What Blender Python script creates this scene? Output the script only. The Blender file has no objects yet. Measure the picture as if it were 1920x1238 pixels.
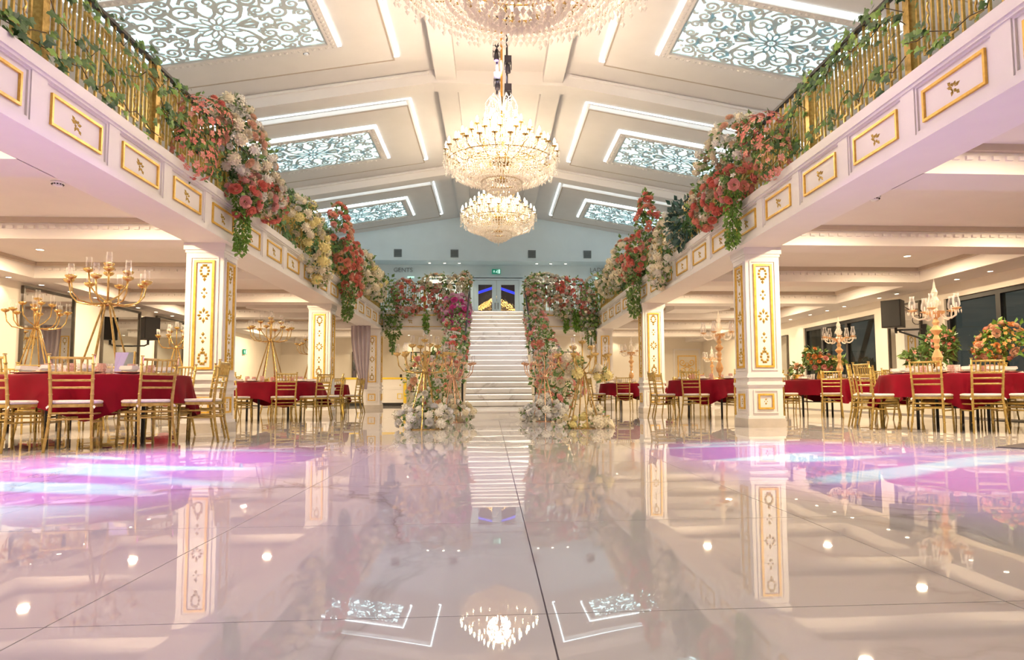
import bpy, math, random
from mathutils import Matrix, Vector, Euler
R = random.Random(11)
PI = math.pi
SC = bpy.context.scene
COL = SC.collection

# ------------------------------------------------------------------ camera
cd = bpy.data.cameras.new('camera')
cam = bpy.data.objects.new('camera', cd); COL.objects.link(cam)
F_PX, CX, CY = 1280.75, 1006.4, 642.05
yaw, pit, rol = .06596, .0717, -.0057965
f_ = Vector((math.sin(yaw)*math.cos(pit), math.cos(yaw)*math.cos(pit), math.sin(pit)))
r_ = Vector((math.cos(yaw), -math.sin(yaw), 0)); u_ = r_.cross(f_)
r2 = r_*math.cos(rol)+u_*math.sin(rol); u2 = u_*math.cos(rol)-r_*math.sin(rol)
M = Matrix.Identity(4)
for i in range(3):
    M[i][0], M[i][1], M[i][2] = r2[i], u2[i], -f_[i]
M[2][3] = .554
cam.matrix_world = M
cd.sensor_width = 36; cd.lens = F_PX/1920*36
cd.shift_x = -(CX-960)/1920; cd.shift_y = (CY-619)/1920
cd.clip_start = .02; cd.clip_end = 200
SC.camera = cam

# ------------------------------------------------------------------ render look, world
SC.view_settings.view_transform = 'Standard'; SC.view_settings.look = 'None'
SC.view_settings.gamma = 1; SC.view_settings.use_curve_mapping = False
SC.view_settings.exposure = -0.22
cy = SC.cycles
cy.max_bounces = 8; cy.diffuse_bounces = 5; cy.glossy_bounces = 4; cy.transmission_bounces = 4
cy.transparent_max_bounces = 12; cy.caustics_reflective = False; cy.caustics_refractive = False
cy.sample_clamp_indirect = 3; cy.sample_clamp_direct = 0; cy.blur_glossy = .5
cy.use_denoising = True
W = bpy.data.worlds.new('night'); SC.world = W; W.use_nodes = True
W.node_tree.nodes['Background'].inputs[0].default_value = (.17, .19, .18, 1)
W.node_tree.nodes['Background'].inputs[1].default_value = 1.2

ORD = ['first', 'second', 'third', 'fourth', 'fifth', 'sixth', 'seventh', 'eighth', 'ninth', 'tenth', 'eleventh', 'twelfth', 'thirteenth', 'fourteenth']
def lamp(name, kind, loc, power, col, aim=None, size=.1, spot=1.0, blend=.3):
    d = bpy.data.lights.new(name, kind); d.energy = power; d.color = col
    if kind == 'POINT': d.shadow_soft_size = size
    if kind == 'SPOT': d.shadow_soft_size = size; d.spot_size = spot; d.spot_blend = blend
    if kind == 'AREA': d.shape = 'DISK'; d.size = size
    o = bpy.data.objects.new(name, d); COL.objects.link(o); o.location = loc
    if aim is not None:
        o.rotation_euler = (Vector(aim)-Vector(loc)).to_track_quat('-Z', 'Y').to_euler()
    return o
WARM = (1, .77, .48); COOL = (.70, .93, 1.0)
P_CHAND, P_DOWN, P_WALL = 800, 130, 14
# chandelier lamps (inside the three chandeliers)
CH = [(.25, 6.4, 4.2, 1.40), (.2, 13.2, 4.45, 1.09), (.2, 19.9, 5.0, 1.075)]
for (x, y, z, s) in CH:
    lamp('chandelier_lamp', 'POINT', (x, y, z+1.15), P_CHAND*(.6 if y > 19 else 1), (1, .79, .60), size=.35)
# gallery ceiling downlights
DOWN = []; YE0 = 29.85
for sx in (-1, 1):
    for (x, y) in ((4.8, 8.76), (7.6, 11.9), (7.55, 15.2), (4.82, 15.3), (7.6, 8.76), (7.6, 5.3), (4.8, 5.3), (7.6, 18.6), (7.6, 21.8), (4.82, 25), (7.6, 25)):
        DOWN.append((sx*x, y))
for (x, y) in DOWN:
    lamp('ceiling_downlight_lamp', 'AREA', (x, y, 2.93), P_DOWN, WARM, aim=(x, y, 0), size=.16)
# wall washers along both side walls
WASH = [(-8.83, 13.0+.92*k, 2.68) for k in range(9)] + [(9.1, y, 2.68) for y in (9.8, 10.7, 11.8, 12.7, 14.7, 15.4, 17.0, 17.9, 18.9, 20.2, 21.2)]
for (x, y, z) in WASH[::2]:
    sx = 1 if x > 0 else -1
    lamp('wall_downlight_lamp', 'SPOT', (x, y, z), P_WALL, (1, .86, .64), aim=(x+sx*.06, y, 1.0), size=.04, spot=1.9, blend=.6)
BACKW = [(x, YE0-.35, 2.97) for x in (-7.4, -5.6, -3.55, -2.6, -1.6, 1.75, 2.7, 3.6, 5.4, 6.6)]
for (x, y, z) in BACKW:
    lamp('wall_downlight_lamp', 'SPOT', (x, y, z-.02), 42, (1, .84, .58), aim=(x, y+.18, 1.2), size=.04, spot=1.7, blend=.8)
# coloured moving heads that hang on the chandelier drop
HEAD = (.12, 13.0, 7.2)
def gobo(loc, aim, power, spot, c, streak, rot, thr):
    """stage lamp with a streaked glass pattern in its beam"""
    o = lamp('moving_head_beam', 'SPOT', loc, power, (1, 1, 1), aim=aim, size=.03, spot=spot, blend=1)
    d = o.data; d.use_nodes = True; nt = d.node_tree; em = nt.nodes['Emission']
    tc = nt.nodes.new('ShaderNodeTexCoord'); mp = nt.nodes.new('ShaderNodeMapping'); mp.inputs['Rotation'].default_value = (0, 0, rot)
    mp.inputs['Scale'].default_value = (5, 34, 1); nz = nt.nodes.new('ShaderNodeTexNoise'); nz.inputs['Scale'].default_value = 1.3; nz.inputs['Detail'].default_value = 0
    rp = nt.nodes.new('ShaderNodeValToRGB'); e = rp.color_ramp.elements
    e[0].position = thr; e[0].color = (*c, 1); e[1].position = thr+.09; e[1].color = (*streak, 1)
    nt.links.new(tc.outputs['Normal'], mp.inputs[0]); nt.links.new(mp.outputs[0], nz.inputs['Vector']); nt.links.new(nz.outputs['Fac'], rp.inputs[0]); nt.links.new(rp.outputs[0], em.inputs['Color'])
    return o
gobo(HEAD, (-3.3, 4.7, 0), 17000, .38, (.55, .03, 1.0), (.62, 1.25, 1.75), .15, .57)
gobo(HEAD, (3.2, 5.0, 0), 13000, .40, (.45, .04, 1.0), (.62, 1.25, 1.75), -.1, .60)
lamp('moving_head_beam', 'SPOT', HEAD, 4600, (.52, .24, 1), aim=(-2.3, 4.2, 0), size=.05, spot=.58, blend=1)
lamp('moving_head_beam', 'SPOT', HEAD, 1700, (.92, .86, 1), aim=(.2, 19.0, 1.6), size=.05, spot=.75, blend=1)  # extra beam added to brighten the stairs
# lilac uplight washes on the nearer balcony fronts
lamp('lilac_wash_lamp', 'SPOT', (.3, 6.4, 3.2), 120, (.85, .5, 1), aim=(-3.9, 5.2, 2.6), size=.2, spot=1.3, blend=1)
lamp('lilac_wash_lamp', 'SPOT', (.3, 6.4, 3.2), 120, (.85, .5, 1), aim=(3.9, 5.0, 2.6), size=.2, spot=1.3, blend=1)

# ------------------------------------------------------------------ materials
def mat(name, c, rough=.5, metal=0., spec=.5, emit=None, es=0., var=0., scale=12., c2=None, alpha=1., bump=0., coat=0., sheen=0., trans=0.):
    m = bpy.data.materials.new(name); m.use_nodes = True
    nt = m.node_tree; b = nt.nodes['Principled BSDF']; I = b.inputs
    I['Base Color'].default_value = (*c, 1); I['Roughness'].default_value = rough
    I['Metallic'].default_value = metal; I['Specular IOR Level'].default_value = spec
    I['Alpha'].default_value = alpha; I['Coat Weight'].default_value = coat
    I['Sheen Weight'].default_value = sheen
    if emit: I['Emission Color'].default_value = (*emit, 1); I['Emission Strength'].default_value = es
    if var or c2:
        tc = nt.nodes.new('ShaderNodeTexCoord'); n = nt.nodes.new('ShaderNodeTexNoise')
        n.inputs['Scale'].default_value = scale; n.inputs['Detail'].default_value = 4
        nt.links.new(tc.outputs['Object'], n.inputs['Vector'])
        rp = nt.nodes.new('ShaderNodeValToRGB')
        a = c2 if c2 else tuple(max(0, x*(1-var)) for x in c)
        rp.color_ramp.elements[0].position = .35; rp.color_ramp.elements[0].color = (*a, 1)
        rp.color_ramp.elements[1].position = .65; rp.color_ramp.elements[1].color = (*c, 1)
        nt.links.new(n.outputs['Fac'], rp.inputs['Fac']); nt.links.new(rp.outputs['Color'], I['Base Color'])
        if bump:
            bp = nt.nodes.new('ShaderNodeBump'); bp.inputs['Strength'].default_value = bump; bp.inputs['Distance'].default_value = .02
            nt.links.new(n.outputs['Fac'], bp.inputs['Height']); nt.links.new(bp.outputs['Normal'], I['Normal'])
    return m

def mix_clear(name, tint, clear, rough=.05, add=None, edge=1.):
    """thin glass: part see-through, part glossy"""
    m = bpy.data.materials.new(name); m.use_nodes = True; nt = m.node_tree
    for n in list(nt.nodes): nt.nodes.remove(n)
    out = nt.nodes.new('ShaderNodeOutputMaterial'); mx = nt.nodes.new('ShaderNodeMixShader')
    t = nt.nodes.new('ShaderNodeBsdfTransparent'); t.inputs[0].default_value = (*tint, 1)
    p = nt.nodes.new('ShaderNodeBsdfPrincipled'); p.inputs['Base Color'].default_value = (*(add or tint), 1)
    p.inputs['Roughness'].default_value = rough; p.inputs['Specular IOR Level'].default_value = .8
    lw = nt.nodes.new('ShaderNodeLayerWeight'); lw.inputs['Blend'].default_value = .25
    ma = nt.nodes.new('ShaderNodeMath'); ma.operation = 'ADD'; ma.use_clamp = True; ma.inputs[1].default_value = 1-clear
    mu = nt.nodes.new('ShaderNodeMath'); mu.operation = 'MULTIPLY'; mu.inputs[1].default_value = edge
    nt.links.new(lw.outputs['Facing'], mu.inputs[0]); nt.links.new(mu.outputs[0], ma.inputs[0])
    nt.links.new(ma.outputs[0], mx.inputs[0]); nt.links.new(t.outputs[0], mx.inputs[1]); nt.links.new(p.outputs[0], mx.inputs[2])
    nt.links.new(mx.outputs[0], out.inputs[0])
    return m

def crystal_mat(name, tint, clear, body):
    m = mix_clear(name, tint, clear, .08, add=body); nt = m.node_tree
    mx = [n for n in nt.nodes if n.type == 'MIX_SHADER'][0]; p = [n for n in nt.nodes if n.type == 'BSDF_PRINCIPLED'][0]
    tl = nt.nodes.new('ShaderNodeBsdfTranslucent'); tl.inputs[0].default_value = (*body, 1)
    m2 = nt.nodes.new('ShaderNodeMixShader'); m2.inputs[0].default_value = .5
    nt.links.new(p.outputs[0], m2.inputs[1]); nt.links.new(tl.outputs[0], m2.inputs[2]); nt.links.new(m2.outputs[0], mx.inputs[2])
    return m

def marble(name, base, vein, rough, wave, spec=.5):
    m = bpy.data.materials.new(name); m.use_nodes = True; nt = m.node_tree; b = nt.nodes['Principled BSDF']; I = b.inputs
    I['Roughness'].default_value = rough; I['Specular IOR Level'].default_value = spec
    g = nt.nodes.new('ShaderNodeNewGeometry')
    mp = nt.nodes.new('ShaderNodeMapping'); mp.inputs['Scale'].default_value = (.55, .38, .5); mp.inputs['Rotation'].default_value = (0, 0, .6)
    nt.links.new(g.outputs['Position'], mp.inputs['Vector'])
    n = nt.nodes.new('ShaderNodeTexNoise'); n.inputs['Scale'].default_value = 1.5; n.inputs['Detail'].default_value = 6; n.inputs['Distortion'].default_value = .8
    nt.links.new(mp.outputs[0], n.inputs['Vector'])
    r = nt.nodes.new('ShaderNodeValToRGB'); e = r.color_ramp.elements
    e[0].position = .0; e[0].color = (*base, 1); e[1].position = 1; e[1].color = (*base, 1)
    for p, c in ((.485, base), (.5, vein), (.506, tuple(.5*(x+y) for x, y in zip(base, vein))), (.53, base)):
        q = e.new(p); q.color = (*c, 1)
    n3 = nt.nodes.new('ShaderNodeTexNoise'); n3.inputs['Scale'].default_value = .9; nt.links.new(mp.outputs[0], n3.inputs['Vector'])
    mr = nt.nodes.new('ShaderNodeMapRange'); mr.inputs[1].default_value = .45; mr.inputs[2].default_value = .62
    nt.links.new(n3.outputs['Fac'], mr.inputs[0])
    mx = nt.nodes.new('ShaderNodeMix'); mx.data_type = 'RGBA'; mx.inputs[6].default_value = (*base, 1)
    nt.links.new(mr.outputs[0], mx.inputs[0]); nt.links.new(n.outputs['Fac'], r.inputs['Fac']); nt.links.new(r.outputs[0], mx.inputs[7])
    nt.links.new(mx.outputs[2], I['Base Color'])
    n2 = nt.nodes.new('ShaderNodeTexNoise'); n2.inputs['Scale'].default_value = 1.6; n2.inputs['Detail'].default_value = 1
    nt.links.new(g.outputs['Position'], n2.inputs['Vector'])
    bp = nt.nodes.new('ShaderNodeBump'); bp.inputs['Strength'].default_value = 1; bp.inputs['Distance'].default_value = wave
    nt.links.new(n2.outputs['Fac'], bp.inputs['Height']); nt.links.new(bp.outputs['Normal'], I['Normal'])
    return m

m_tile = marble('polished_white_marble', (.68, .65, .66), (.45, .41, .40), .015, .0009, 1.9)
m_step = marble('white_marble_step', (.88, .86, .84), (.6, .57, .55), .12, .001)
m_grout = mat('grey_grout', (.22, .2, .2), .9, var=.2)
m_wall = mat('cream_wall_paint', (.86, .80, .70), .7, var=.03, scale=3)
m_white = mat('white_paint', (.86, .83, .81), .55, var=.02, scale=4)
m_ceil = mat('ceiling_paint', (.80, .76, .74), .75, var=.03, scale=2)
m_upper = mat('upper_wall_paint', (.70, .82, .89), .75, var=.03, scale=2)
m_taupe = mat('taupe_shadow_band', (.50, .42, .35), .7, var=.06, scale=6)  # taupe tone stands for shadow lines on beams and panel edges
m_gold = mat('gold_leaf_paint', (.87, .57, .11), .35, metal=.3, c2=(.72, .42, .06), scale=18)
m_orn = mat('aged_gold_ornament', (.55, .37, .07), .4, metal=.3, c2=(.32, .22, .04), scale=40)
m_rail = mat('brushed_gold_rail', (.66, .46, .13), .34, metal=.5, c2=(.48, .31, .07), scale=30)
m_chair = mat('antique_gold_lacquer', (.54, .385, .12), .33, metal=.4, c2=(.37, .25, .055), scale=25)
m_brass = mat('polished_brass', (.70, .50, .19), .22, metal=.75, c2=(.48, .31, .09), scale=20)
m_copper = mat('rose_gold_metal', (.80, .50, .34), .25, metal=.75, c2=(.62, .36, .22), scale=20)
m_cush = mat('white_cushion_fabric', (.84, .78, .74), .85, var=.08, scale=40, bump=.2)
m_burg = mat('burgundy_satin', (.19, .0004, .012), .6, spec=.12, c2=(.14, .0002, .008), scale=3)
m_black = mat('black_metal', (.012, .012, .014), .4, var=.3)
m_spk = mat('black_speaker_grille', (.02, .02, .022), .6, var=.3, scale=200)
m_mirror = mat('mirror_silver', (.86, .87, .84), .015, metal=1., var=.01)
m_mframe = mat('dark_bronze_frame', (.10, .085, .07), .4, metal=.4, var=.2)
m_plate = mat('white_china', (.88, .86, .84), .15, var=.02)
m_nap = mat('white_linen', (.87, .83, .82), .85, var=.05, scale=30)
m_glass = mix_clear('clear_glass', (.98, .97, .97), .97)
m_tube = mix_clear('thin_clear_glass', (.99, .985, .985), 1.0, .03, edge=.45)
m_pink = mix_clear('blush_cut_glass', (.95, .82, .80), .62, .12, add=(.85, .66, .62))
m_crystal = crystal_mat('crystal', (1, .97, .93), .48, (.98, .94, .88))
m_amber = mix_clear('amber_crystal', (1, .80, .5), .48, .1, add=(.80, .54, .28))
m_pane = mix_clear('window_glass', (.55, .6, .6), .80, .01, add=(.03, .035, .035), edge=.3)
m_bulb = mat('lit_candle_bulb', (1, .9, .7), .4, emit=(1, .82, .48), es=60, var=.01)
m_led = mat('cool_led_strip', (.9, 1, 1), .4, emit=(.76, .94, 1.0), es=6.5, var=.01)
m_back = mat('backlit_diffuser', (.85, .95, .95), .6, emit=(.70, .97, .98), es=2.3, var=.01)
m_sled = mat('warm_step_led', (1, .95, .85), .4, emit=(1, .90, .74), es=3, var=.01)
m_lamp = mat('lit_downlight', (1, .95, .8), .4, emit=(1, .86, .62), es=14, var=.01)
m_latt = mat('grey_lattice', (.62, .68, .70), .6, var=.06)
m_exit = mat('exit_sign_green', (.0, .16, .10), .4, emit=(.0, .30, .18), es=.5, var=.05)
m_exitw = mat('exit_sign_white', (.6, .9, .8), .4, emit=(.55, 1, .85), es=.9, var=.02)
m_grille = mat('grey_vent', (.16, .2, .22), .5, var=.1)
m_letter = mat('grey_lettering', (.28, .34, .38), .5, var=.1)
m_brick = mat('pale_brick', (.55, .42, .30), .9, var=.3, scale=9)
m_dark = mat('dark_night_ground', (.03, .035, .035), .9, var=.4)
m_teal = mat('teal_lit_sign', (.1, .6, .6), .5, emit=(.05, .62, .68), es=1.3, var=.1)
m_fairy = mat('fairy_light', (1, .8, .4), .5, emit=(1, .62, .16), es=9, var=.02)
m_blue = mat('blue_lit_strip', (.05, .08, .8), .5, emit=(.03, .05, .9), es=1.6, var=.02)
m_hall = mat('dim_hall_wall', (.25, .2, .18), .8, var=.1)
m_drape = mat('lilac_grey_voile', (.56, .48, .52), .8, var=.06, scale=6)
m_purple = mat('purple_lens', (.3, .1, .9), .3, emit=(.45, .25, 1), es=5, var=.05)
m_gear = mat('dark_fixture', (.03, .025, .04), .4, var=.3)
m_smoke = mat('white_plastic', (.85, .84, .84), .4, var=.02)
m_leaf = mat('leaf_green', (.20, .33, .08), .5, c2=(.06, .14, .035), scale=7)
m_leaf2 = mat('leaf_bright', (.20, .36, .05), .5, c2=(.06, .17, .02), scale=9)
m_ivy = mat('ivy_leaf_green', (.07, .20, .035), .45, c2=(.015, .06, .018), scale=3)
m_blueleaf = mat('blue_green_leaf', (.05, .13, .10), .5, c2=(.02, .05, .05), scale=8)
def leaf_random(m, dark, light):
    nt = m.node_tree; oi = nt.nodes.new('ShaderNodeObjectInfo'); rp = nt.nodes.new('ShaderNodeValToRGB')
    rp.color_ramp.elements[0].color = (*dark, 1); rp.color_ramp.elements[1].color = (*light, 1)
    e = rp.color_ramp.elements.new(.62); e.color = (*tuple(.7*a+.3*b for a, b in zip(dark, light)), 1)
    nt.links.new(oi.outputs['Random'], rp.inputs['Fac']); nt.links.new(rp.outputs['Color'], nt.nodes['Principled BSDF'].inputs['Base Color'])
m_ivys = mat('ivy_single_leaf', (.1, .25, .05), .45)
leaf_random(m_ivys, (.012, .06, .018), (.20, .36, .05))
m_stem = mat('vine_stem', (.10, .07, .03), .8, var=.3)
m_yel = mat('yellow_gold_paint', (.85, .62, .05), .4, metal=.3, var=.1)
m_beige = mat('beige_plinth_tile', (.60, .55, .49), .25, var=.08)
FC = {}
for n, c in dict(coral=(.84, .25, .20), salmon=(.88, .38, .28), pink=(.89, .45, .41), peach=(.90, .58, .40), cream=(.92, .83, .62), white=(.92, .89, .80),
                 magenta=(.80, .12, .45), lilac=(.88, .55, .74), yellow=(.88, .76, .32), orange=(.92, .42, .14), snow=(.92, .91, .92), red=(.7, .06, .06)).items():
    FC[n] = mat(n+'_petals', c, .6, c2=tuple(x*.72 for x in c), scale=22)

# ------------------------------------------------------------------ mesh building
class MB:
    def __init__(s): s.v = []; s.f = []
    def add(s, vs, fs, mx=None):
        o = len(s.v)
        s.v += [tuple(mx @ Vector(p)) for p in vs] if mx is not None else [tuple(p) for p in vs]
        s.f += [tuple(i+o for i in f) for f in fs]; return s
    def box(s, x0, y0, z0, x1, y1, z1, mx=None):
        x0, x1 = min(x0, x1), max(x0, x1); y0, y1 = min(y0, y1), max(y0, y1); z0, z1 = min(z0, z1), max(z0, z1)
        return s.add([(x0, y0, z0), (x1, y0, z0), (x1, y1, z0), (x0, y1, z0), (x0, y0, z1), (x1, y0, z1), (x1, y1, z1), (x0, y1, z1)],
                     [(3, 2, 1, 0), (4, 5, 6, 7), (0, 1, 5, 4), (1, 2, 6, 5), (2, 3, 7, 6), (3, 0, 4, 7)], mx)
    def cbox(s, c, d, mx=None):
        return s.box(c[0]-d[0]/2, c[1]-d[1]/2, c[2]-d[2]/2, c[0]+d[0]/2, c[1]+d[1]/2, c[2]+d[2]/2, mx)
    def tube(s, pts, r, n=6, caps=True):
        pts = [Vector(p) for p in pts]; k = len(pts)
        rr = r if isinstance(r, (list, tuple)) else [r]*k
        up = Vector((0, 0, 1)); o = len(s.v); prev = None
        for i, p in enumerate(pts):
            t = (pts[min(i+1, k-1)]-pts[max(i-1, 0)]).normalized()
            a = prev if prev is not None else (Vector((1, 0, 0)) if abs(t.z) > .9 else up)
            a = (a - t*a.dot(t))
            if a.length < 1e-4: a = Vector((0, 1, 0)) - t*t.y
            a.normalize(); b = t.cross(a); prev = a
            for j in range(n):
                q = 2*PI*j/n; s.v.append(tuple(p+(a*math.cos(q)+b*math.sin(q))*rr[i]))
        for i in range(k-1):
            for j in range(n):
                s.f.append((o+i*n+j, o+i*n+(j+1) % n, o+(i+1)*n+(j+1) % n, o+(i+1)*n+j))
        if caps:
            s.f.append(tuple(o+j for j in range(n))[::-1]); s.f.append(tuple(o+(k-1)*n+j for j in range(n)))
        return s
    def lathe(s, prof, n=12, c=(0, 0, 0), mx=None, caps=True):
        vs = []; fs = []; k = len(prof)
        for (r, z) in prof:
            for j in range(n):
                q = 2*PI*j/n; vs.append((c[0]+r*math.cos(q), c[1]+r*math.sin(q), c[2]+z))
        for i in range(k-1):
            for j in range(n):
                fs.append((i*n+j, i*n+(j+1) % n, (i+1)*n+(j+1) % n, (i+1)*n+j))
        if caps:
            fs.append(tuple(range(n))[::-1]); fs.append(tuple((k-1)*n+j for j in range(n)))
        return s.add(vs, fs, mx)
    def frame(s, a0, b0, a1, b1, w, d0, d1, plane='yz'):
        """picture-frame of bar width w; plane yz: a=y b=z depth=x ; xz: a=x b=z depth=y ; xy"""
        for (p0, q0, p1, q1) in ((a0, b0, a1, b0+w), (a0, b1-w, a1, b1), (a0, b0+w, a0+w, b1-w), (a1-w, b0+w, a1, b1-w)):
            if plane == 'yz': s.box(d0, p0, q0, d1, p1, q1)
            elif plane == 'xz': s.box(p0, d0, q0, p1, d1, q1)
            else: s.box(p0, q0, d0, p1, q1, d1)
        return s
    def ribbon(s, pts, w, z0, z1):
        k = len(pts); ww = w if isinstance(w, (list, tuple)) else [w]*k; o = len(s.v)
        for i in range(k):
            x0, y0 = pts[max(i-1, 0)]; x1, y1 = pts[min(i+1, k-1)]
            dx, dy = x1-x0, y1-y0; L = math.hypot(dx, dy) or 1; nx, ny = -dy/L*ww[i]/2, dx/L*ww[i]/2
            x, y = pts[i]
            s.v += [(x+nx, y+ny, z0), (x-nx, y-ny, z0), (x-nx, y-ny, z1), (x+nx, y+ny, z1)]
        for i in range(k-1):
            a = o+4*i
            for j in range(4): s.f.append((a+j, a+(j+1) % 4, a+4+(j+1) % 4, a+4+j))
        s.f.append((o, o+1, o+2, o+3)); a = o+4*(k-1); s.f.append((a+3, a+2, a+1, a))
        return s
    def octa(s, c, r, h):
        x, y, z = c
        return s.add([(x+r, y, z), (x, y+r, z), (x-r, y, z), (x, y-r, z), (x, y, z+h*.4), (x, y, z-h*.6)],
                     [(0, 1, 4), (1, 2, 4), (2, 3, 4), (3, 0, 4), (1, 0, 5), (2, 1, 5), (3, 2, 5), (0, 3, 5)])
    def ball(s, c, r, n=8, m=5, sc=(1, 1, 1)):
        prof = [(r*math.sin(PI*i/m), -r*math.cos(PI*i/m)) for i in range(m+1)]
        prof[0] = (r*.02, -r); prof[-1] = (r*.02, r)
        mx = Matrix.Translation(c) @ Matrix.Diagonal((*sc, 1)); return s.lathe(prof, n, mx=mx)
    def mesh(s, name, m, smooth=False):
        me = bpy.data.meshes.new(name); me.from_pydata(s.v, [], s.f)
        if m: me.materials.append(m)
        if smooth: me.polygons.foreach_set('use_smooth', [True]*len(me.polygons))
        me.update(); return me
    def build(s, name, m, parent=None, smooth=False, **kw):
        return link(name, s.mesh(name, m, smooth), parent, **kw)

def link(name, me, parent=None, loc=None, rot=None, scale=None, quat=None):
    o = bpy.data.objects.new(name, me); COL.objects.link(o)
    if parent is not None: o.parent = parent
    if loc is not None: o.location = loc
    if rot is not None: o.rotation_euler = rot
    if quat is not None: o.rotation_mode = 'QUATERNION'; o.rotation_quaternion = quat
    if scale is not None: o.scale = scale if not isinstance(scale, (int, float)) else (scale,)*3
    return o
def tag(o, label=None, cat=None, group=None, kind=None):
    if label: o['label'] = label
    if cat: o['category'] = cat
    if group: o['group'] = group
    if kind: o['kind'] = kind
    return o
def thing(name, label, cat, loc=(0, 0, 0), rz=0, group=None):
    o = bpy.data.objects.new(name, None); COL.objects.link(o); o.location = loc; o.rotation_euler = (0, 0, rz)
    o.empty_display_size = .1
    return tag(o, label, cat, group)
def struct(o, label, cat='structure'):
    return tag(o, label, cat, None, 'structure')
def sroot(name, label, cat='structure', loc=(0, 0, 0), rz=0):
    o = thing(name, label, cat, loc, rz); o['kind'] = 'structure'; return o
def dup(root, loc, rz, label, group=None):
    r = root.copy(); COL.objects.link(r); r.location = loc; r.rotation_euler = (0, 0, rz)
    r['label'] = label
    if group: r['group'] = group
    for ch in root.children:
        c = ch.copy(); COL.objects.link(c); c.parent = r
        for g in ch.children:
            d = g.copy(); COL.objects.link(d); d.parent = c
    return r
def arc(c, r, a0, a1, n=8):
    return [(c[0]+r*math.cos(a0+(a1-a0)*i/n), c[1]+r*math.sin(a0+(a1-a0)*i/n)) for i in range(n+1)]
def bez(p, n=8):
    p = [Vector(q) for q in p]; o = []
    for i in range(n+1):
        t = i/n; o.append((1-t)**3*p[0]+3*(1-t)**2*t*p[1]+3*(1-t)*t*t*p[2]+t**3*p[3])
    return o

XL, XR = -3.75, 3.72          # balcony front planes
YB = 23.7                     # back balcony front
YE = 29.85                    # end wall
HC = .2                       # hall centre line
Y0 = -5.0                     # rear end of the modelled hall
ZS, ZT = 2.70, 3.33           # fascia bottom / top

# ------------------------------------------------------------------ floor
fl = MB().box(-9.2, Y0, -.1, 12, YE+.2, -.006).build('floor', m_grout)
struct(fl, 'polished white marble tile floor of the hall', 'floor')
T = 1.2; tm = MB(); g = .0022
tm.box(-T/2+g, -T/2+g, -.006, T/2-g, T/2-g, 0); tme = tm.mesh('tile', m_tile)
cnt = 0; rest = MB()
tiles = []
for i in range(-8, 9):
    for j in range(-3, 25):
        x = .137+T*(i+.5); y = 1.743+T*(j+.5)
        if x-T/2 < -9.2 or x+T/2 > 9.6 or y > YE+.4: continue
        d = math.hypot(x, y)
        vis = y > .4 and abs(x) < y*.95+1.2
        tiles.append((0 if vis else 1, d, x, y))
tiles.sort()
for k, (v, d, x, y) in enumerate(tiles):
    if k < 230: link('tile', tme, fl, loc=(x, y, 0))
    else: rest.box(x-T/2+g, y-T/2+g, -.006, x+T/2-g, y+T/2-g, 0)
tag(rest.build('tiles', m_tile, fl), kind='stuff')

# ------------------------------------------------------------------ room shell
struct(MB().box(-9.2, Y0, 0, -9.0, YE+.2, 7.2).build('wall_left', m_wall), 'cream left wall behind the mirrors', 'wall')
wr = MB()
WIN = [(6.6, 13.55, .45, 2.42), (16.15, 20.0, .45, 2.40)]
ys = [Y0, 6.6, 13.55, 16.15, 20.0, YE+.2]
wr.box(9.4, Y0, 0, 9.65, 6.6, 7.2); wr.box(9.4, 13.55, 0, 9.65, 16.15, 7.2); wr.box(9.4, 20, 0, 9.65, YE+.2, 7.2)
for (a, b, z0, z1) in WIN: wr.box(9.4, a, 0, 9.65, b, z0); wr.box(9.4, a, z1, 9.65, b, 7.2)
struct(wr.build('wall_right', m_wall), 'cream right wall with two dark window openings', 'wall')
struct(MB().box(-9.2, YE, 0, 9.65, YE+.2, 2.99).build('wall_back', m_wall), 'cream ground floor wall behind the staircase', 'wall')
ub = MB().box(-9.2, YE, 6.31, 9.65, YE+.2, 9)
struct(ub.build('wall_upper', m_upper), 'pale blue lit gable wall above the upper doors', 'wall')
struct(MB().box(-9.2, Y0-.2, 0, 9.65, Y0, 8.6).build('wall_rear', m_wall), 'cream wall at the near end of the hall', 'wall')
# recessed upper back wall
ur = MB(); YR = YE+1.1
ur.box(-9.2, YR, 3.33, -.95, YR+.15, 6.5); ur.box(1.4, YR, 3.33, 9.65, YR+.15, 6.5); ur.box(-.95, YR, 5.72, 1.4, YR+.15, 6.5)
ur.box(-9.2, YE+.2, 6.31, 9.65, YR+.15, 6.45)
struct(ur.build('wall_recess', m_upper), 'recessed upper wall round the glazed double doors', 'wall')
# upper floor slabs (also the gallery ceilings)
sl = MB()
sl.box(-9.2, Y0, 2.99, -4.0, YR+.2, 3.30); sl.box(4.0, Y0, 2.99, 9.65, YR+.2, 3.30); sl.box(-4.0, YB+.3, 2.99, 4.0, YR+.2, 3.30)
struct(sl.build('gallery_ceiling', m_ceil), 'flat cream ceiling under the balconies', 'ceiling')
# main pitched ceiling
cl = MB(); S = .17
def cz(x): return 8.25 - S*max(0, abs(x-HC)-1.6)
pr = [(-9.2, cz(-9.2)), (HC-1.6, 8.25), (HC+1.6, 8.25), (9.65, cz(9.65))]
pts = pr + [(x, z+.12) for x, z in pr[::-1]]
n = len(pts); vs = [(x, y, z) for y in (Y0, YE+.2) for x, z in pts]
fs = [tuple(range(n)), tuple(range(n, 2*n))[::-1]] + [(i, n+i, n+(i+1) % n, (i+1) % n) for i in range(n)]
cl.add(vs, fs)
struct(cl.build('ceiling', m_ceil), 'pitched white ceiling of the hall with flat ridge', 'ceiling')

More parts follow.
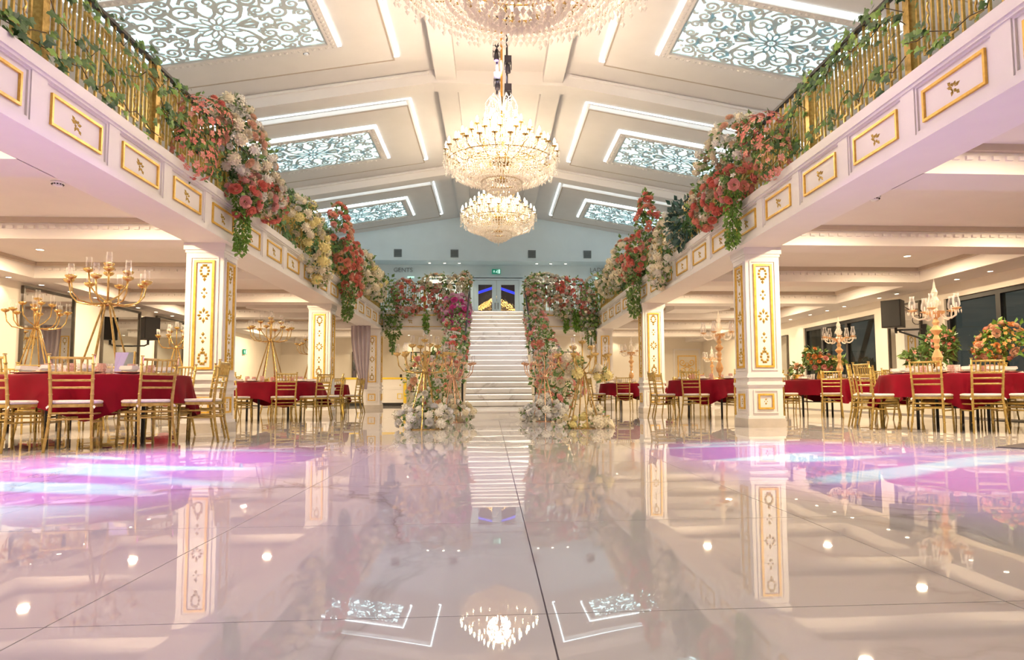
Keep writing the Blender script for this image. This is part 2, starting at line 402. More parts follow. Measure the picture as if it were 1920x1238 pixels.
# transverse roof beams following the pitch
def roof_beam(y, label):
    b = MB(); d = .36
    p = [(-9.2, cz(-9.2)-d), (HC-1.6, 8.25-d+.04), (HC+1.6, 8.25-d+.04), (9.65, cz(9.65)-d), (9.65, cz(9.65)+.02), (HC+1.6, 8.27), (HC-1.6, 8.27), (-9.2, cz(-9.2)+.02)]
    n = 8; vs = [(x, yy, z) for yy in (y, y+.5) for x, z in p]
    b.add(vs, [tuple(range(n)), tuple(range(n, 2*n))[::-1]] + [(i, n+i, n+(i+1) % n, (i+1) % n) for i in range(n)])
    o = struct(b.build('roof_beam', m_ceil), label, 'beam')
    # thin shadow-gap cornice along the face
    for (xa, xb) in ((-9.0, HC-1.7), (HC+1.7, 9.4)):
        k = MB(); za, zb = cz(xa)-.05, cz(xb)-.05
        k.add([(xa, y-.06, za-.05), (xb, y-.06, zb-.05), (xb, y, zb-.05), (xa, y, za-.05), (xa, y-.06, za), (xb, y-.06, zb), (xb, y, zb), (xa, y, za)],
              [(3, 2, 1, 0), (4, 5, 6, 7), (0, 1, 5, 4), (1, 2, 6, 5), (2, 3, 7, 6), (3, 0, 4, 7)]).build('cornice', m_white, o)
BAY = [(-1.0, ''), (5.87, ''), (12.75, ''), (19.63, ''), (26.5, '')]
for y, l in ((2.2, 'white roof beam across the hall nearest the camera'), (9.08, 'white roof beam just beyond the nearest chandelier'), (15.96, 'white roof beam between the middle and far chandeliers'), (22.84, 'white roof beam beyond the far chandelier')):
    roof_beam(y, l)
for sx, w in ((-1, 'left'), (1, 'right')):
    b = MB(); x = HC+sx*1.28
    for (a, c) in ((Y0, 2.2), (2.7, 9.08), (9.58, 15.96), (16.46, 22.84), (23.34, YE)):
        b.box(x-.24, a, 8.0, x+.24, c, 8.27)
    struct(b.build('ridge_beam', m_ceil), 'white lengthwise beam %s of the ridge above the chandeliers' % w, 'beam')

# ------------------------------------------------------------------ lattice ceiling panels
def spiral(cx, cy, r, a0, turns, sgn, n=26):
    return [(cx+r*(1-.86*i/n)*math.cos(a0+sgn*turns*2*PI*i/n), cy+r*(1-.86*i/n)*math.sin(a0+sgn*turns*2*PI*i/n)) for i in range(n+1)]
def leafout(cx, cy, a, L, w, r0=0.):
    o = []
    for i in range(13):
        t = i/12; o.append((r0+L*t, w*math.sin(PI*t)**.8))
    o += [(x, -y) for x, y in o[::-1]][1:]
    ca, sa = math.cos(a), math.sin(a)
    return [(cx+x*ca-y*sa, cy+x*sa+y*ca) for x, y in o]
LA, LB = 1.75, 1.02
def lattice_mesh():
    b = MB(); z0, z1 = -.012, .012; KW = 1.45
    def sym(pts, w, both=True):
        for fx in ((1, -1) if both else (1,)):
            for fy in (1, -1): b.ribbon([(fx*x, fy*y) for x, y in pts], [k_*KW for k_ in w] if isinstance(w, list) else w*KW, z0, z1)
    for k in range(12):
        a = k*PI/6; L = .27+.10*abs(math.cos(a))**2
        b.ribbon(leafout(0, 0, a, L, .055, .09), .036, z0, z1)
    b.ribbon(arc((0, 0), .085, 0, 2*PI, 14), .02, z0, z1); b.ribbon(arc((0, 0), .035, 0, 2*PI, 8), .018, z0, z1)
    sp = [(.42, .56, .25, PI*1.25, 1.6, -1), (.13, .80, .13, -PI/2, 1.3, 1), (.80, .76, .17, PI, 1.6, 1), (.86, .40, .16, -PI*.6, 1.5, -1), (1.12, .66, .17, PI*.1, 1.6, 1), (1.20, .28, .19, PI, 1.6, 1),
          (1.48, .80, .16, -PI*.3, 1.5, -1), (1.50, .46, .15, PI*.5, 1.5, 1), (1.58, .16, .12, PI*1.1, 1.4, -1), (.62, .90, .10, 0, 1.3, 1), (1.12, .93, .09, PI, 1.2, -1), (.88, .10, .09, 0, 1.2, 1)]
    for (x, y, r, a, t, sg) in sp:
        p = spiral(x, y, r, a, t, sg); nn = len(p)
        sym(p, [.05-.02*i/nn for i in range(nn)])
    for p in ([(0, .30), (.12, .44), (.16, .6), (.10, .72)], [(.34, .12), (.5, .26), (.62, .5), (.66, .74), (.80, .92)], [(.36, .0), (.5, .1), (.66, .16), (.74, .0)], [(.66, .62), (.78, .56), (.94, .52), (1.0, .70)],
              [(.72, .2), (.94, .22), (1.02, .28), (1.05, .16)], [(1.0, .2), (1.06, .02), (1.2, .02)], [(1.28, .68), (1.38, .60), (1.34, .40), (1.42, .30), (1.56, .30)], [(1.3, .80), (1.26, .96), (1.3, 1.02)], [(1.64, .52), (1.72, .5), (1.75, .58)],
              [(.5, .74), (.5, .9), (.42, 1.02)], [(1.62, .85), (1.70, .95), (1.75, .98)], [(.0, .93), (.12, 1.0), (.28, .96), (.36, .84)], [(1.70, .2), (1.75, .1), (1.75, .02)], [(.94, .86), (.98, 1.0)]):
        sym(p, .045)
    for (x, y, a, L, w) in ((.42, .02, .0, .34, .06), (.66, .26, .6, .2, .05), (1.3, .5, -1.2, .2, .04), (.22, .42, 1.2, .2, .05)):
        sym(leafout(x, y, a, L, w), .024)
    b.frame(-LA-.06, -LB-.06, LA+.06, LB+.06, .06, z0, z1, 'xy')
    return b.mesh('lattice', m_latt)
LME = lattice_mesh()
TH = math.atan(S); CS = math.cos(TH)
def ring(b, x0, y0, x1, y1, w, z0, z1): return b.frame(x0, y0, x1, y1, w, z0, z1, 'xy')
def relief_mesh(x0, y0, x1, y1, z):
    b = MB(); st = .14
    def bump(x, y): b.add([(x-.04, y-.04, z), (x+.04, y-.04, z), (x+.04, y+.04, z), (x-.04, y+.04, z), (x, y, z-.025)], [(0, 1, 4), (1, 2, 4), (2, 3, 4), (3, 0, 4)])
    x = x0+.07
    while x < x1: bump(x, y0+.075); bump(x, y1-.075); x += st
    y = y0+.2
    while y < y1-.1: bump(x0+.075, y); bump(x1-.075, y); y += st
    return b.mesh('frame_relief', m_ceil)
SA, SB = .82, 6.55     # raised slab extent down the slope
slab_me = MB(); ring(slab_me, SA, -2.2, SB, 2.2, .9, -.14, .0); slab_me.box(SA+.9, -1.3, -.14, SB-.9, 1.3, -.02)
slab_me = slab_me.mesh('raised_panel', m_ceil)
edge_me = MB(); ring(edge_me, SA-.03, -2.23, SB+.03, 2.23, .035, -.150, -.125); edge_me = edge_me.mesh('panel_edge', m_taupe)  # shadow line round the raised panel, put into the edge colour
LC = (5.37-1.6)/CS      # lattice centre along the slope
FA, FB = LC-LA-.22, LC+LA+.22
fr_me = MB(); ring(fr_me, FA, -LB-.22, FB, LB+.22, .17, -.23, -.14); fr_me = fr_me.mesh('lattice_frame', m_ceil)
rl_me = relief_mesh(FA, -LB-.22, FB, LB+.22, -.23)
led1 = MB(); ring(led1, SA-.13, -2.33, SB+.13, 2.33, .025, -.020, -.002); led1 = led1.mesh('led_strip', m_led)
led2 = MB(); ring(led2, FA-.07, -LB-.29, FB+.07, LB+.29, .025, -.160, -.142); led2 = led2.mesh('led_strip', m_led)
bk_me = MB().box(-LA-.05, -LB-.05, 0, LA+.05, LB+.05, .012).mesh('backlight', m_back)
BN = ['behind the camera', 'overhead nearest the camera', 'level with the middle chandelier', 'level with the far chandelier', 'at the far end by the gable wall']
for bi, (by, _) in enumerate(BAY):
    for sx, w in ((-1, 'left'), (1, 'right')):
        r = thing('ceiling_light_panel', 'backlit scroll lattice ceiling panel on the %s slope %s' % (w, BN[bi]), 'ceiling light', (HC+sx*1.6, by, 8.245), 0, 'lattice ceiling lights')
        r.rotation_euler = (0, TH, 0 if sx > 0 else PI)
        link('raised_panel', slab_me, r); link('panel_edge', edge_me, r)
        fo = link('lattice_frame', fr_me, r); tag(link('frame_relief', rl_me, fo), kind='stuff')
        link('led_strip', led1, r); link('led_strip', led2, r)
        link('backlight', bk_me, r, loc=(LC, 0, -.156)); link('lattice', LME, r, loc=(LC, 0, -.190))

# ------------------------------------------------------------------ balcony fronts
def ornament_mesh(kind):
    b = MB()
    def petal(a, r0, L, w, t=.014):
        ca, sa = math.cos(a), math.sin(a)
        P = [(r0, 0, 0), (r0+L*.5, w, 0), (r0+L, 0, 0), (r0+L*.5, -w, 0), (r0+L*.5, 0, t)]
        b.add([(t2, x*ca-y*sa, x*sa+y*ca) for x, y, t2 in P], [(0, 1, 4), (1, 2, 4), (2, 3, 4), (3, 0, 4)])
    if kind == 'star':
        for k in range(8): petal(k*PI/4, .022, .045+.02*(k % 4 == 2), .016)
    elif kind == 'oval':
        for k in range(10):
            a = k*PI/5; b.add([(0, .042*math.cos(a)-.014, .062*math.sin(a)-.014), (0, .042*math.cos(a)+.014, .062*math.sin(a)-.014), (0, .042*math.cos(a)+.014, .062*math.sin(a)+.014), (0, .042*math.cos(a)-.014, .062*math.sin(a)+.014), (.016, .042*math.cos(a), .062*math.sin(a))], [(0, 1, 4), (1, 2, 4), (2, 3, 4), (3, 0, 4)])
        petal(-PI/2, .07, .05, .02)
    elif kind == 'small':
        for a in (PI/2, -PI/2): petal(a, .015, .05, .02)
        for a in (0, PI): petal(a, .012, .025, .012)
    else:
        for a in (.3, 1.1, 2.0, 2.8, 3.6, 4.3, 5.3): petal(a, .012, .05+.03*math.sin(a*3), .017)
        petal(PI*.75, .04, .06, .018); petal(-PI*.25, .04, .06, .018)
    return b.mesh('ornament', m_orn)
OM = {k: ornament_mesh(k) for k in ('star', 'oval', 'small', 'spray')}
pm = MB(); pm.frame(-.47, -.215, .47, .215, .022, 0, .018)      # white moulding
panel_me = pm.mesh('fascia_panel', m_white)
gm = MB().frame(-.38, -.14, .38, .14, .024, 0, .022).mesh('gold_frame', m_gold)
def fascia(name, label, X, sx, yfirst):
    """sx: +1 left balcony (front faces +x), -1 right balcony"""
    b = MB()
    b.box(X-sx*.58, Y0, ZS, X-sx*.03, YB+.6, ZT)
    r = struct(b.build(name, m_white), label, 'balcony')
    t = MB(); t.box(X-sx*.06, Y0, 3.235, X+sx*.035, YB, ZT+.012); t.box(X-sx*.06, Y0, 3.21, X+sx*.015, YB, 3.235)
    t.build('top_rail', m_white, r)
    t = MB(); t.box(X-sx*.06, Y0, 2.692, X+sx*.03, YB, 2.752); t.box(X-sx*.06, Y0, 2.752, X+sx*.012, YB, 2.775)
    t.build('bottom_rail', m_white, r)
    k = 0; y = yfirst
    while y < YB-.5:
        MB().box(X-sx*.05, y+.76+.09, 2.775, X, y+1.135-.09, 3.21).build('stile', m_white, r)
        q = link('fascia_panel', panel_me, r, loc=(X-sx*.03, y+.38, 3.0), rot=(0, 0, 0 if sx > 0 else PI))
        link('gold_frame', gm, q); link('ornament', OM['spray'], q)
        y += 1.135
    return r
fascia('balcony_front', 'white panelled balcony front on the left with gold frames', XL, 1, 5.96-1.135*9)
fascia('balcony_front', 'white panelled balcony front on the right with gold frames', XR, -1, 4.78-1.135*8)
# back balcony front either side of the stairs
for (xa, xb, w) in ((XL+.06, -.74, 'left'), (1.14, XR-.06, 'right')):
    b = MB().box(xa, YB, ZS, xb, YB+.5, ZT-.01)
    r = struct(b.build('balcony_front', m_white), 'white back balcony front on the %s of the stairs' % w, 'balcony')
    t = MB().box(xa, YB-.04, 3.22, xb, YB, ZT); t.build('top_rail', m_white, r)
    MB().box(xa, YB-.03, 2.692, xb, YB, 2.76).build('bottom_rail', m_white, r)
    MB().box(xa, YB-.05, 3.19, xb, YB, 3.22).build('gold_line', m_gold, r)
    MB().box(xa, YB-.02, 2.80, xb, YB, 2.82).build('gold_line', m_gold, r)
    for k in range(2):
        link('ornament', OM['spray'], r, loc=(xa+(xb-xa)*(.3+.4*k), YB-.002, 2.99), rot=(0, 0, -PI/2))

# gallery beams and soffits under the balconies
for sx, w in ((-1, 'left'), (1, 'right')):
    xi, xo = (XL-.57, -9.0) if sx < 0 else (XR+.57, 9.4)
    ws = -8.45 if sx < 0 else 8.6
    for k in range(9):
        y = 3.05+3.35*k
        if y > 28: continue
        b = MB().box(xi, y, 2.7, ws, y+.55, 3.0)
        nm = ['nearest the camera', 'second from the camera', 'at the nearest pillar', 'beyond the nearest pillar', 'at the second pillar', 'beyond the second pillar', 'at the third pillar', 'at the far end'][k]
        o = struct(b.build('gallery_beam', m_ceil), 'white downstand beam under the %s gallery %s' % (w, nm), 'beam')
        c = MB(); c.box(xi, y-.07, 2.92, ws, y, 2.992); c.build('cornice', m_taupe, o)  # shadow gap at the top of the beam face, painted taupe
        c = MB(); yy = xi
        while abs(yy-xi) < abs(ws-xi)-.1:
            c.cbox((yy+(.06 if sx > 0 else -.06), y-.015, 2.86), (.07, .03, .04)); yy += sx*.14
        tag(c.build('egg_moulding', m_ceil, o), kind='stuff')
    b = MB().box(ws, Y0, 2.7, xo, YE, 3.0)
    o = struct(b.build('gallery_soffit', m_ceil), 'lowered soffit along the %s side wall with small downlights' % w, 'ceiling')
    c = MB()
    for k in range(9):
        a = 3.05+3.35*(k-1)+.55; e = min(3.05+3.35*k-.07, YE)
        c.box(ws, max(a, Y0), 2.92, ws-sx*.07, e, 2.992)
    c.build('cornice', m_taupe, o)  # same painted shadow band along the soffit

# ------------------------------------------------------------------ pillars
PW = .26
def pillar_meshes():
    d = {}
    b = MB(); b.box(-PW, -PW, .13, PW, PW, 2.7)
    d['shaft'] = b.mesh('shaft', m_white)
    b = MB()
    for (z0, z1, e) in ((.60, .63, .015), (.63, .67, .03), (.74, .77, .03), (.77, .80, .015), (2.56, 2.60, .012), (2.60, 2.70, .03), (.13, .17, .02)): b.box(-PW-e, -PW-e, z0, PW+e, PW+e, z1)
    d['mouldings'] = b.mesh('mouldings', m_white)
    d['plinth'] = MB().box(-.29, -.29, 0, .29, .29, .13).mesh('plinth', m_beige)
    b = MB(); b.frame(-.20, .85, .20, 2.50, .02, 0, .016); b.frame(-.19, .21, .19, .56, .02, 0, .016)
    d['panel'] = b.mesh('face_panel', m_white)
    d['gold'] = MB().frame(-.142, .89, .142, 2.45, .032, 0, .024).mesh('gold_frame', m_gold)
    d['gold2'] = MB().frame(-.12, .27, .12, .50, .026, 0, .022).mesh('gold_frame', m_gold)
    return d
PM = pillar_meshes()
PIL = [(-1, 9.92, -3.80, 'nearest left'), (1, 9.92, 3.78, 'nearest right'), (-1, 16.7, -3.86, 'second left'), (1, 16.4, 3.66, 'second right'), (-1, 23.2, -3.72, 'far left'), (1, 23.2, 3.60, 'far right'), (-1, 3.2, -3.8, 'left behind the camera'), (1, 3.2, 3.78, 'right behind the camera')]
for (sx, y, xf, nm) in PIL[:6]:
    r = sroot('pillar', '%s white square pillar with gold framed panels and ornaments' % nm, 'pillar', (xf+sx*.29, y+.29, 0))
    link('shaft', PM['shaft'], r); link('mouldings', PM['mouldings'], r); link('plinth', PM['plinth'], r)
    for rz in (-PI/2, PI if sx > 0 else 0, PI/2):
        p = link('face_panel', PM['panel'], r, loc=(PW*math.cos(rz), PW*math.sin(rz), 0), rot=(0, 0, rz))
        link('gold_frame', PM['gold'], p); link('gold_frame', PM['gold2'], p)
        for z, k, s in ((2.30, 'oval', 1.3), (1.98, 'small', 1.3), (1.66, 'star', 1.4), (1.34, 'small', 1.3), (1.05, 'oval', 1.3), (.385, 'small', .8)):
            link('ornament', OM[k], p, loc=(0, 0, z), scale=s, rot=(PI if (k == 'oval' and z < 1.2) else 0, 0, 0))

# ------------------------------------------------------------------ staircase
SX0, SX1 = -.70, 1.08
st = sroot('staircase', 'white marble staircase with gold lit nosings between flower columns', 'stairs', (HC, 13.6, 0))
MB().box(-.78-HC+.0, 0, 0, .86-HC+.04, 4.2, .1665).build('landing', m_step, st)
MB().box(-.80-HC, -.03, .145, .92-HC, .02, .172).build('nosing', m_white, st)
MB().box(-.78-HC, -.035, 0.0, .90-HC, -.005, .018).build('base_strip', m_white, st)
tr = .315
m_riser_shade = mat('dark_riser_shade', (.12, .085, .045), .35, metal=.3, var=.2)  # dark tone painted as shade at the foot of each riser
for k in range(2, 21):
    y = 4.2+(k-2)*tr
    MB().box(SX0-HC, y, 0, SX1-HC, y+tr+.02 if k < 20 else y+.5, .1665*k).build('step', m_step, st)
    MB().box(SX0-HC, y-.014, .1665*k-.022, SX1-HC, y+.03, .1665*k+.003).build('nosing', m_white, st)
    MB().box(SX0-HC, y-.004, .1665*(k-1)+.003, SX1-HC, y-.0005, .1665*(k-1)+.016).build('shadow_strip', m_riser_shade, st)
    MB().box(SX0-HC+.02, y-.012, .1665*k-.028, SX1-HC-.02, y-.003, .1665*k-.023).build('led_strip', m_sled, st)
for sx, xx, w in ((-1, SX0-.06, 'left'), (1, SX1+.06, 'right')):
    gb = thing('stair_balustrade', 'glass balustrade hidden by flowers on the %s of the stairs' % w, 'balustrade', (xx, 17.8, 0))
    b = MB(); za = .2; L = YB-17.8
    b.add([(-.012, 0, .33), (.012, 0, .33), (.012, L, 3.33), (-.012, L, 3.33), (-.012, 0, 1.2), (.012, 0, 1.2), (.012, L, 4.25), (-.012, L, 4.25)],
          [(3, 2, 1, 0), (4, 5, 6, 7), (0, 1, 5, 4), (1, 2, 6, 5), (2, 3, 7, 6), (3, 0, 4, 7)])
    b.build('glass_panel', m_glass, gb)
    MB().tube([(0, -.05, 1.2), (0, L+.1, 4.27)], .025, 8).build('handrail', m_black, gb)
    for t in (0, .5, 1): MB().box(-.025, L*t-.025, .1665+3.0*t, .025, L*t+.025, 1.2+3.05*t).build('post', m_black, gb)
    MB().box(-.04, -3.9, 0, .04, -.1, .62).build('plinth_wall', m_black, gb) if False else None

# ------------------------------------------------------------------ railings
RH = .96
bal_me = MB().box(-.011, -.011, 0, .011, .011, RH).mesh('baluster', m_rail)
b = MB(); h = .062
b.box(-.011, -.011, 0, .011, .011, .17); b.box(-.011, -.011, .83, .011, .011, RH)
b.frame(-h-.011, .17, h+.011, .83, .022, -.011, .011)
tw = []
for i in range(23):
    tw.append((0.006*math.cos(i*1.57), 0.006*math.sin(i*1.57), .19+.62*i/22))
b.tube(tw, [.008+.004*(i % 2) for i in range(23)], 5)
fb_me = b.mesh('framed_baluster', m_rail)
post_me = MB().box(-.045, -.045, 0, .045, .045, RH+.01).mesh('post', m_rail)
def railing(label, loc, rz, L, posts, name='balcony_railing'):
    r = thing(name, label, 'railing', loc, rz)     # runs along local +y
    MB().box(-.03, 0, RH, .03, L, RH+.035).build('handrail', m_black, r)
    MB().box(-.012, 0, .03, .012, L, .05).build('bottom_bar', m_rail, r)
    y = .12; k = 0
    while y < L-.05:
        if not any(abs(y-p) < .08 for p in posts):
            if k % 2: link('framed_baluster', fb_me, r, loc=(0, y, 0))
            else: link('baluster', bal_me, r, loc=(0, y, 0))
        y += .145; k += 1
    for p in posts: link('post', post_me, r, loc=(0, p, 0))
    return r
ps = [.05+k*1.945 for k in range(12)]
YRL = 5.87-1.945*2
railing('gold balcony railing with black handrail along the left gallery', (-3.83, YRL-.05, ZT), 0, YB-YRL, [p for p in ps if p < YB-YRL])
YRR = 5.79-1.97*2
railing('gold balcony railing with black handrail along the right gallery', (3.83, YRR-.05, ZT), 0, YB-YRR, [.05+k*1.97 for k in range(12) if .05+k*1.97 < YB-YRR])
railing('dark metal railing under flowers on the back balcony left of stairs', (-.82, YB+.08, ZT), PI/2, 2.95, [.05, 1.5])
railing('dark metal railing under flowers on the back balcony right of stairs', (3.74, YB+.08, ZT), PI/2, 2.5, [.05, 1.3, 2.45])

# ------------------------------------------------------------------ upper back wall: doors, vents, signs
dr = sroot('door_1', 'grey framed glazed double door at the top of the stairs', 'door', (.22, YR-.02, 3.33))
for sx in (-1, 1):
    lf = MB(); lf.frame(min(0, sx*1.03)+.005, 0, max(0, sx*1.03)-.005, 2.28, .2, -.03, .03, 'xz')
    d = lf.build('door_leaf', m_upper, dr)
    MB().box(sx*.2, -.006, .2, sx*.83, .006, 2.08).build('pane', m_glass, d)
    MB().tube([(sx*.07, -.06, .95), (sx*.07, -.06, 1.25)], .014, 6).build('handle', m_mframe, d)
b = MB()
for z in (2.29, 2.40): b.box(-1.2, -.16, z, 1.2, 0, z+.055)
b.box(-1.18, -.04, 0, -1.03, .05, 2.3); b.box(1.03, -.04, 0, 1.18, .05, 2.3)
b.build('door_frame', m_upper, dr)
# dim lobby behind the glazed door with fairy lights
lb = MB(); lb.box(-2.5, YR+3.4, 3.33, 3, YR+3.5, 6.2); lb.box(-2.6, YR+.15, 3.33, -2.5, YR+3.5, 6.2); lb.box(3, YR+.15, 3.33, 3.1, YR+3.5, 6.2)
lb.box(-2.6, YR+.15, 6.1, 3.1, YR+3.5, 6.2); lb.box(-2.6, YR+.15, 3.2, 3.1, YR+3.5, 3.33)
struct(lb.build('wall_lobby', m_hall), 'dim brown lobby seen through the glazed doors', 'wall')
fr = thing('fairy_light_curtain', 'peaked curtain of warm fairy lights in the lobby beyond the doors', 'fairy lights', (.2, YR+1.2, 3.4))
b = MB(); w_ = MB()
for i in range(46):
    x = -1.0+2.0*i/45; top = 1.72-.62*abs(x)
    w_.box(x-.003, -.003, 0.0, x+.003, .003, top)
    for k in range(12):
        z = top-.03-R.random()*.3 if k < 7 else top*R.random()
        b.octa((x+R.uniform(-.02, .02), 0, z), .007 if k > 6 else .013, .024)
tag(b.build('bulbs', m_fairy, fr), kind='stuff'); tag(w_.build('wires', m_brass, fr), kind='stuff')
for sx, w in ((-1, 'left'), (1, 'right')):
    b = MB(); b.add([(sx*.12, 0, 0), (sx*1.0, 0, -.30), (sx*1.0, 0, -.18), (sx*.12, 0, .12), (sx*.12, .06, 0), (sx*1.0, .06, -.30), (sx*1.0, .06, -.18), (sx*.12, .06, .12)],
          [(0, 1, 2, 3), (7, 6, 5, 4), (0, 4, 5, 1), (1, 5, 6, 2), (2, 6, 7, 3), (3, 7, 4, 0)])
    o = b.build('light_bar', m_blue); o.location = (.2, YR+1.8, 5.5); tag(o, 'blue glowing roof edge behind the %s glass door' % w, 'light bar')
for x, w in ((-2.05, 'left'), (2.7, 'right')):
    b = MB(); b.box(x-.85, YR-.06, 5.72, x+.85, YR, 5.78); b.box(x-.85, YR-.05, 5.58, x+.85, YR, 5.62); b.frame(x-.8, 3.35, x+.8, 5.58, .14, YR-.04, YR, 'xz')
    struct(b.build('trim_1' if x < 0 else 'trim_2', m_white), 'white moulded opening surround on the upper wall %s of the doors' % w, 'trim')
for k, x in enumerate((-4.09, -1.63, 1.78, 4.25)):
    v = thing('wall_vent', 'square grey vent, %s of four along the gable wall' % ('leftmost', 'second from left', 'third from left', 'rightmost')[k], 'vent', (x, YE-.02, 6.62), 0, 'gable wall vents')
    MB().frame(-.17, -.17, .17, .17, .025, -.025, .02, 'xz').build('vent_frame', m_grille, v)
    MB().box(-.145, 0, -.145, .145, .01, .145).build('backing', m_black, v)
    for j in range(6): MB().box(-.145, -.018, -.13+j*.048, .145, .0, -.13+j*.048+.03).build('slat', m_grille, v)
es = thing('exit_sign', 'green emergency exit sign above the upper double doors', 'sign', (.21, YR-.14, 6.0))
MB().box(-.2, -.02, -.11, .2, .03, .11).build('sign_plate', m_exit, es)
b = MB()
def flat(b, pts, y=-.026, t=.004):
    n = len(pts); b.add([(x, y, z) for x, z in pts]+[(x, y+t, z) for x, z in pts], [tuple(range(n)), tuple(range(n, 2*n))[::-1]]+[(i, i+n, (i+1) % n+n, (i+1) % n) for i in range(n)])
flat(b, [(-.10, .06), (-.05, 0), (-.085, 0), (-.085, -.06), (-.115, -.06), (-.115, 0), (-.15, 0)])
flat(b, [(.09, -.09), (.17, -.09), (.17, .09), (.09, .09)])
flat(b, [(.03, .05), (.055, .05), (.055, .075), (.03, .075)]); flat(b, [(.0, .02), (.06, .045), (.07, .03), (.04, .0), (.06, -.08), (.04, -.08), (.02, -.02), (-.02, -.06), (-.035, -.045), (.01, .0)])
b.build('pictogram', m_exitw, es)
e2 = thing('exit_sign', 'small green exit sign low on the back wall beyond the left tables', 'sign', (-9.55+.6, 25.4, 2.05)); e2.rotation_euler = (0, 0, PI/2)
MB().box(-.14, -.02, -.09, .14, .02, .09).build('sign_plate', m_exit, e2)
b = MB(); flat(b, [(-.08, .05), (-.035, 0), (-.065, 0), (-.065, -.05), (-.095, -.05), (-.095, 0), (-.125, 0)]); flat(b, [(.05, -.07), (.11, -.07), (.11, .07), (.05, .07)]); b.build('pictogram', m_exitw, e2)
def text(body, loc, size, rot, m, name, label):
    c = bpy.data.curves.new(name, 'FONT'); c.body = body; c.size = size; c.extrude = .012; c.align_x = 'CENTER'; c.materials.append(m)
    t_ = bpy.data.objects.new(name+'_curve', c); COL.objects.link(t_)
    me = bpy.data.meshes.new_from_object(t_.evaluated_get(bpy.context.evaluated_depsgraph_get()))
    bpy.data.objects.remove(t_); me.name = name
    if not me.materials: me.materials.append(m)
    return tag(link(name, me, None, loc=loc, rot=rot), label, 'sign')
text('GENTS', (-4.0, YR-.02, 5.98), .28, (PI/2, 0, 0), m_letter, 'wall_lettering', 'grey wall lettering reading GENTS on the upper wall at left')
text('LADIES', (4.95, YR-.02, 6.03), .28, (PI/2, 0, 0), m_letter, 'wall_lettering', 'grey wall lettering reading LADIES on the upper wall at right')
for x, w in ((-3.75, 'GENTS'), (4.75, 'LADIES')):
    o = MB().box(x-.02, YR-.3, 5.66, x+.28, YR-.26, 5.74).build('emergency_light', m_exitw); tag(o, 'small lit white emergency light below the %s lettering' % w, 'light')
dl_me = MB().lathe([(.0, 0), (.05, 0), (.05, .004), (0, .004)], 12, caps=False).mesh('lens', m_lamp)
rim_me = MB().lathe([(.05, -.006), (.068, -.006), (.07, .0), (.05, .0)], 14, caps=False).mesh('rim', m_white)
def downlight(x, y, z, label, group, s=1.):
    d = thing('downlight', label, 'downlight', (x, y, z), 0, group); d.scale = (s, s, 1)
    link('lens', dl_me, d, loc=(0, 0, -.004)); link('rim', rim_me, d)
for k, x in enumerate((-2.77, -2.1, -1.45, 2.03, 2.67, 3.34)):
    y = YE+.62
    downlight(x, y, 6.308, 'small downlight in the soffit under the gable wall, %s from left' % ('first', 'second', 'third', 'fourth', 'fifth', 'sixth')[k], 'gable soffit downlights', 1.1)
    lamp('soffit_lamp', 'SPOT', (x, y, 6.27), 90, (1, .88, .62), aim=(x, y+.3, 4.0), size=.04, spot=1.5, blend=.7)
rn = {8.76: 'nearest pillar', 11.9: 'row beyond the nearest pillar', 15.2: 'row before the second pillar', 15.3: 'row before the second pillar', 5.3: 'row nearest the camera', 18.6: 'row beyond the second pillar', 21.8: 'row before the far pillar', 25: 'row beyond the far pillar'}
for (x, y) in DOWN:
    w = 'left' if x < 0 else 'right'
    downlight(x, y, 2.988, 'warm downlight in the %s gallery, %s, %s' % (w, rn[y], 'wall side' if abs(x) > 6 else 'arcade side'), 'gallery downlights', 1.15)
for k, (x, y, z) in enumerate(WASH):
    w = 'left' if x < 0 else 'right'; j = k if x < 0 else k-9
    downlight(x, y, 2.699, 'small downlight in the %s side soffit, %s counted from the camera' % (w, ORD[j]), 'side soffit downlights', .9)
for k, (x, y, z) in enumerate(BACKW):
    downlight(x, y, 2.988, 'small downlight by the ground floor back wall, %s from the left' % ORD[k], 'back wall downlights', .9)
def smoke(x, y, z, label, rot=(0, 0, 0)):
    d = thing('smoke_detector', label, 'smoke detector', (x, y, z)); d.rotation_euler = rot
    MB().lathe([(.0, 0), (.075, 0), (.07, -.02), (.05, -.03), (.05, -.045), (.045, -.055), (0, -.06)], 16, caps=False).build('cover', m_smoke, d, True)
    b = MB()
    for k in range(12): q = k*PI/6; b.cbox((.056*math.cos(q), .056*math.sin(q), -.032), (.012, .012, .012))
    b.build('slots', m_black, d)
smoke(-4.98, 8.05, 2.99, 'white smoke detector on the left gallery ceiling'); smoke(4.84, 8.2, 2.99, 'white smoke detector on the right gallery ceiling')
smoke(-3.9, 14.2, cz(-3.9)+.0-.12, 'white smoke detector on the left slope of the roof', (0, -TH, 0)); smoke(3.95, 13.5, cz(3.95)-.12, 'white smoke detector on the right slope of the roof', (0, TH, 0))
for sx, x in ((-1, -5.45), (1, 5.55)):
    o = MB()
    o.add([(-.75, 0, 0), (.75, 0, 0), (.75, .9, 0), (-.3, .9, 0), (-.75, 0, .3), (.75, 0, .3), (.75, .9, .3), (-.3, .9, .3)], [(3, 2, 1, 0), (4, 5, 6, 7), (0, 1, 5, 4), (1, 2, 6, 5), (2, 3, 7, 6), (3, 0, 4, 7)])
    c = o.build('ceiling_bulkhead', m_white); c.location = (x, 17.6, 2.69); c.scale = (-sx, 1, 1); struct(c, 'white angular bulkhead on the %s gallery ceiling behind the second pillar' % ('left' if sx < 0 else 'right'), 'bulkhead')

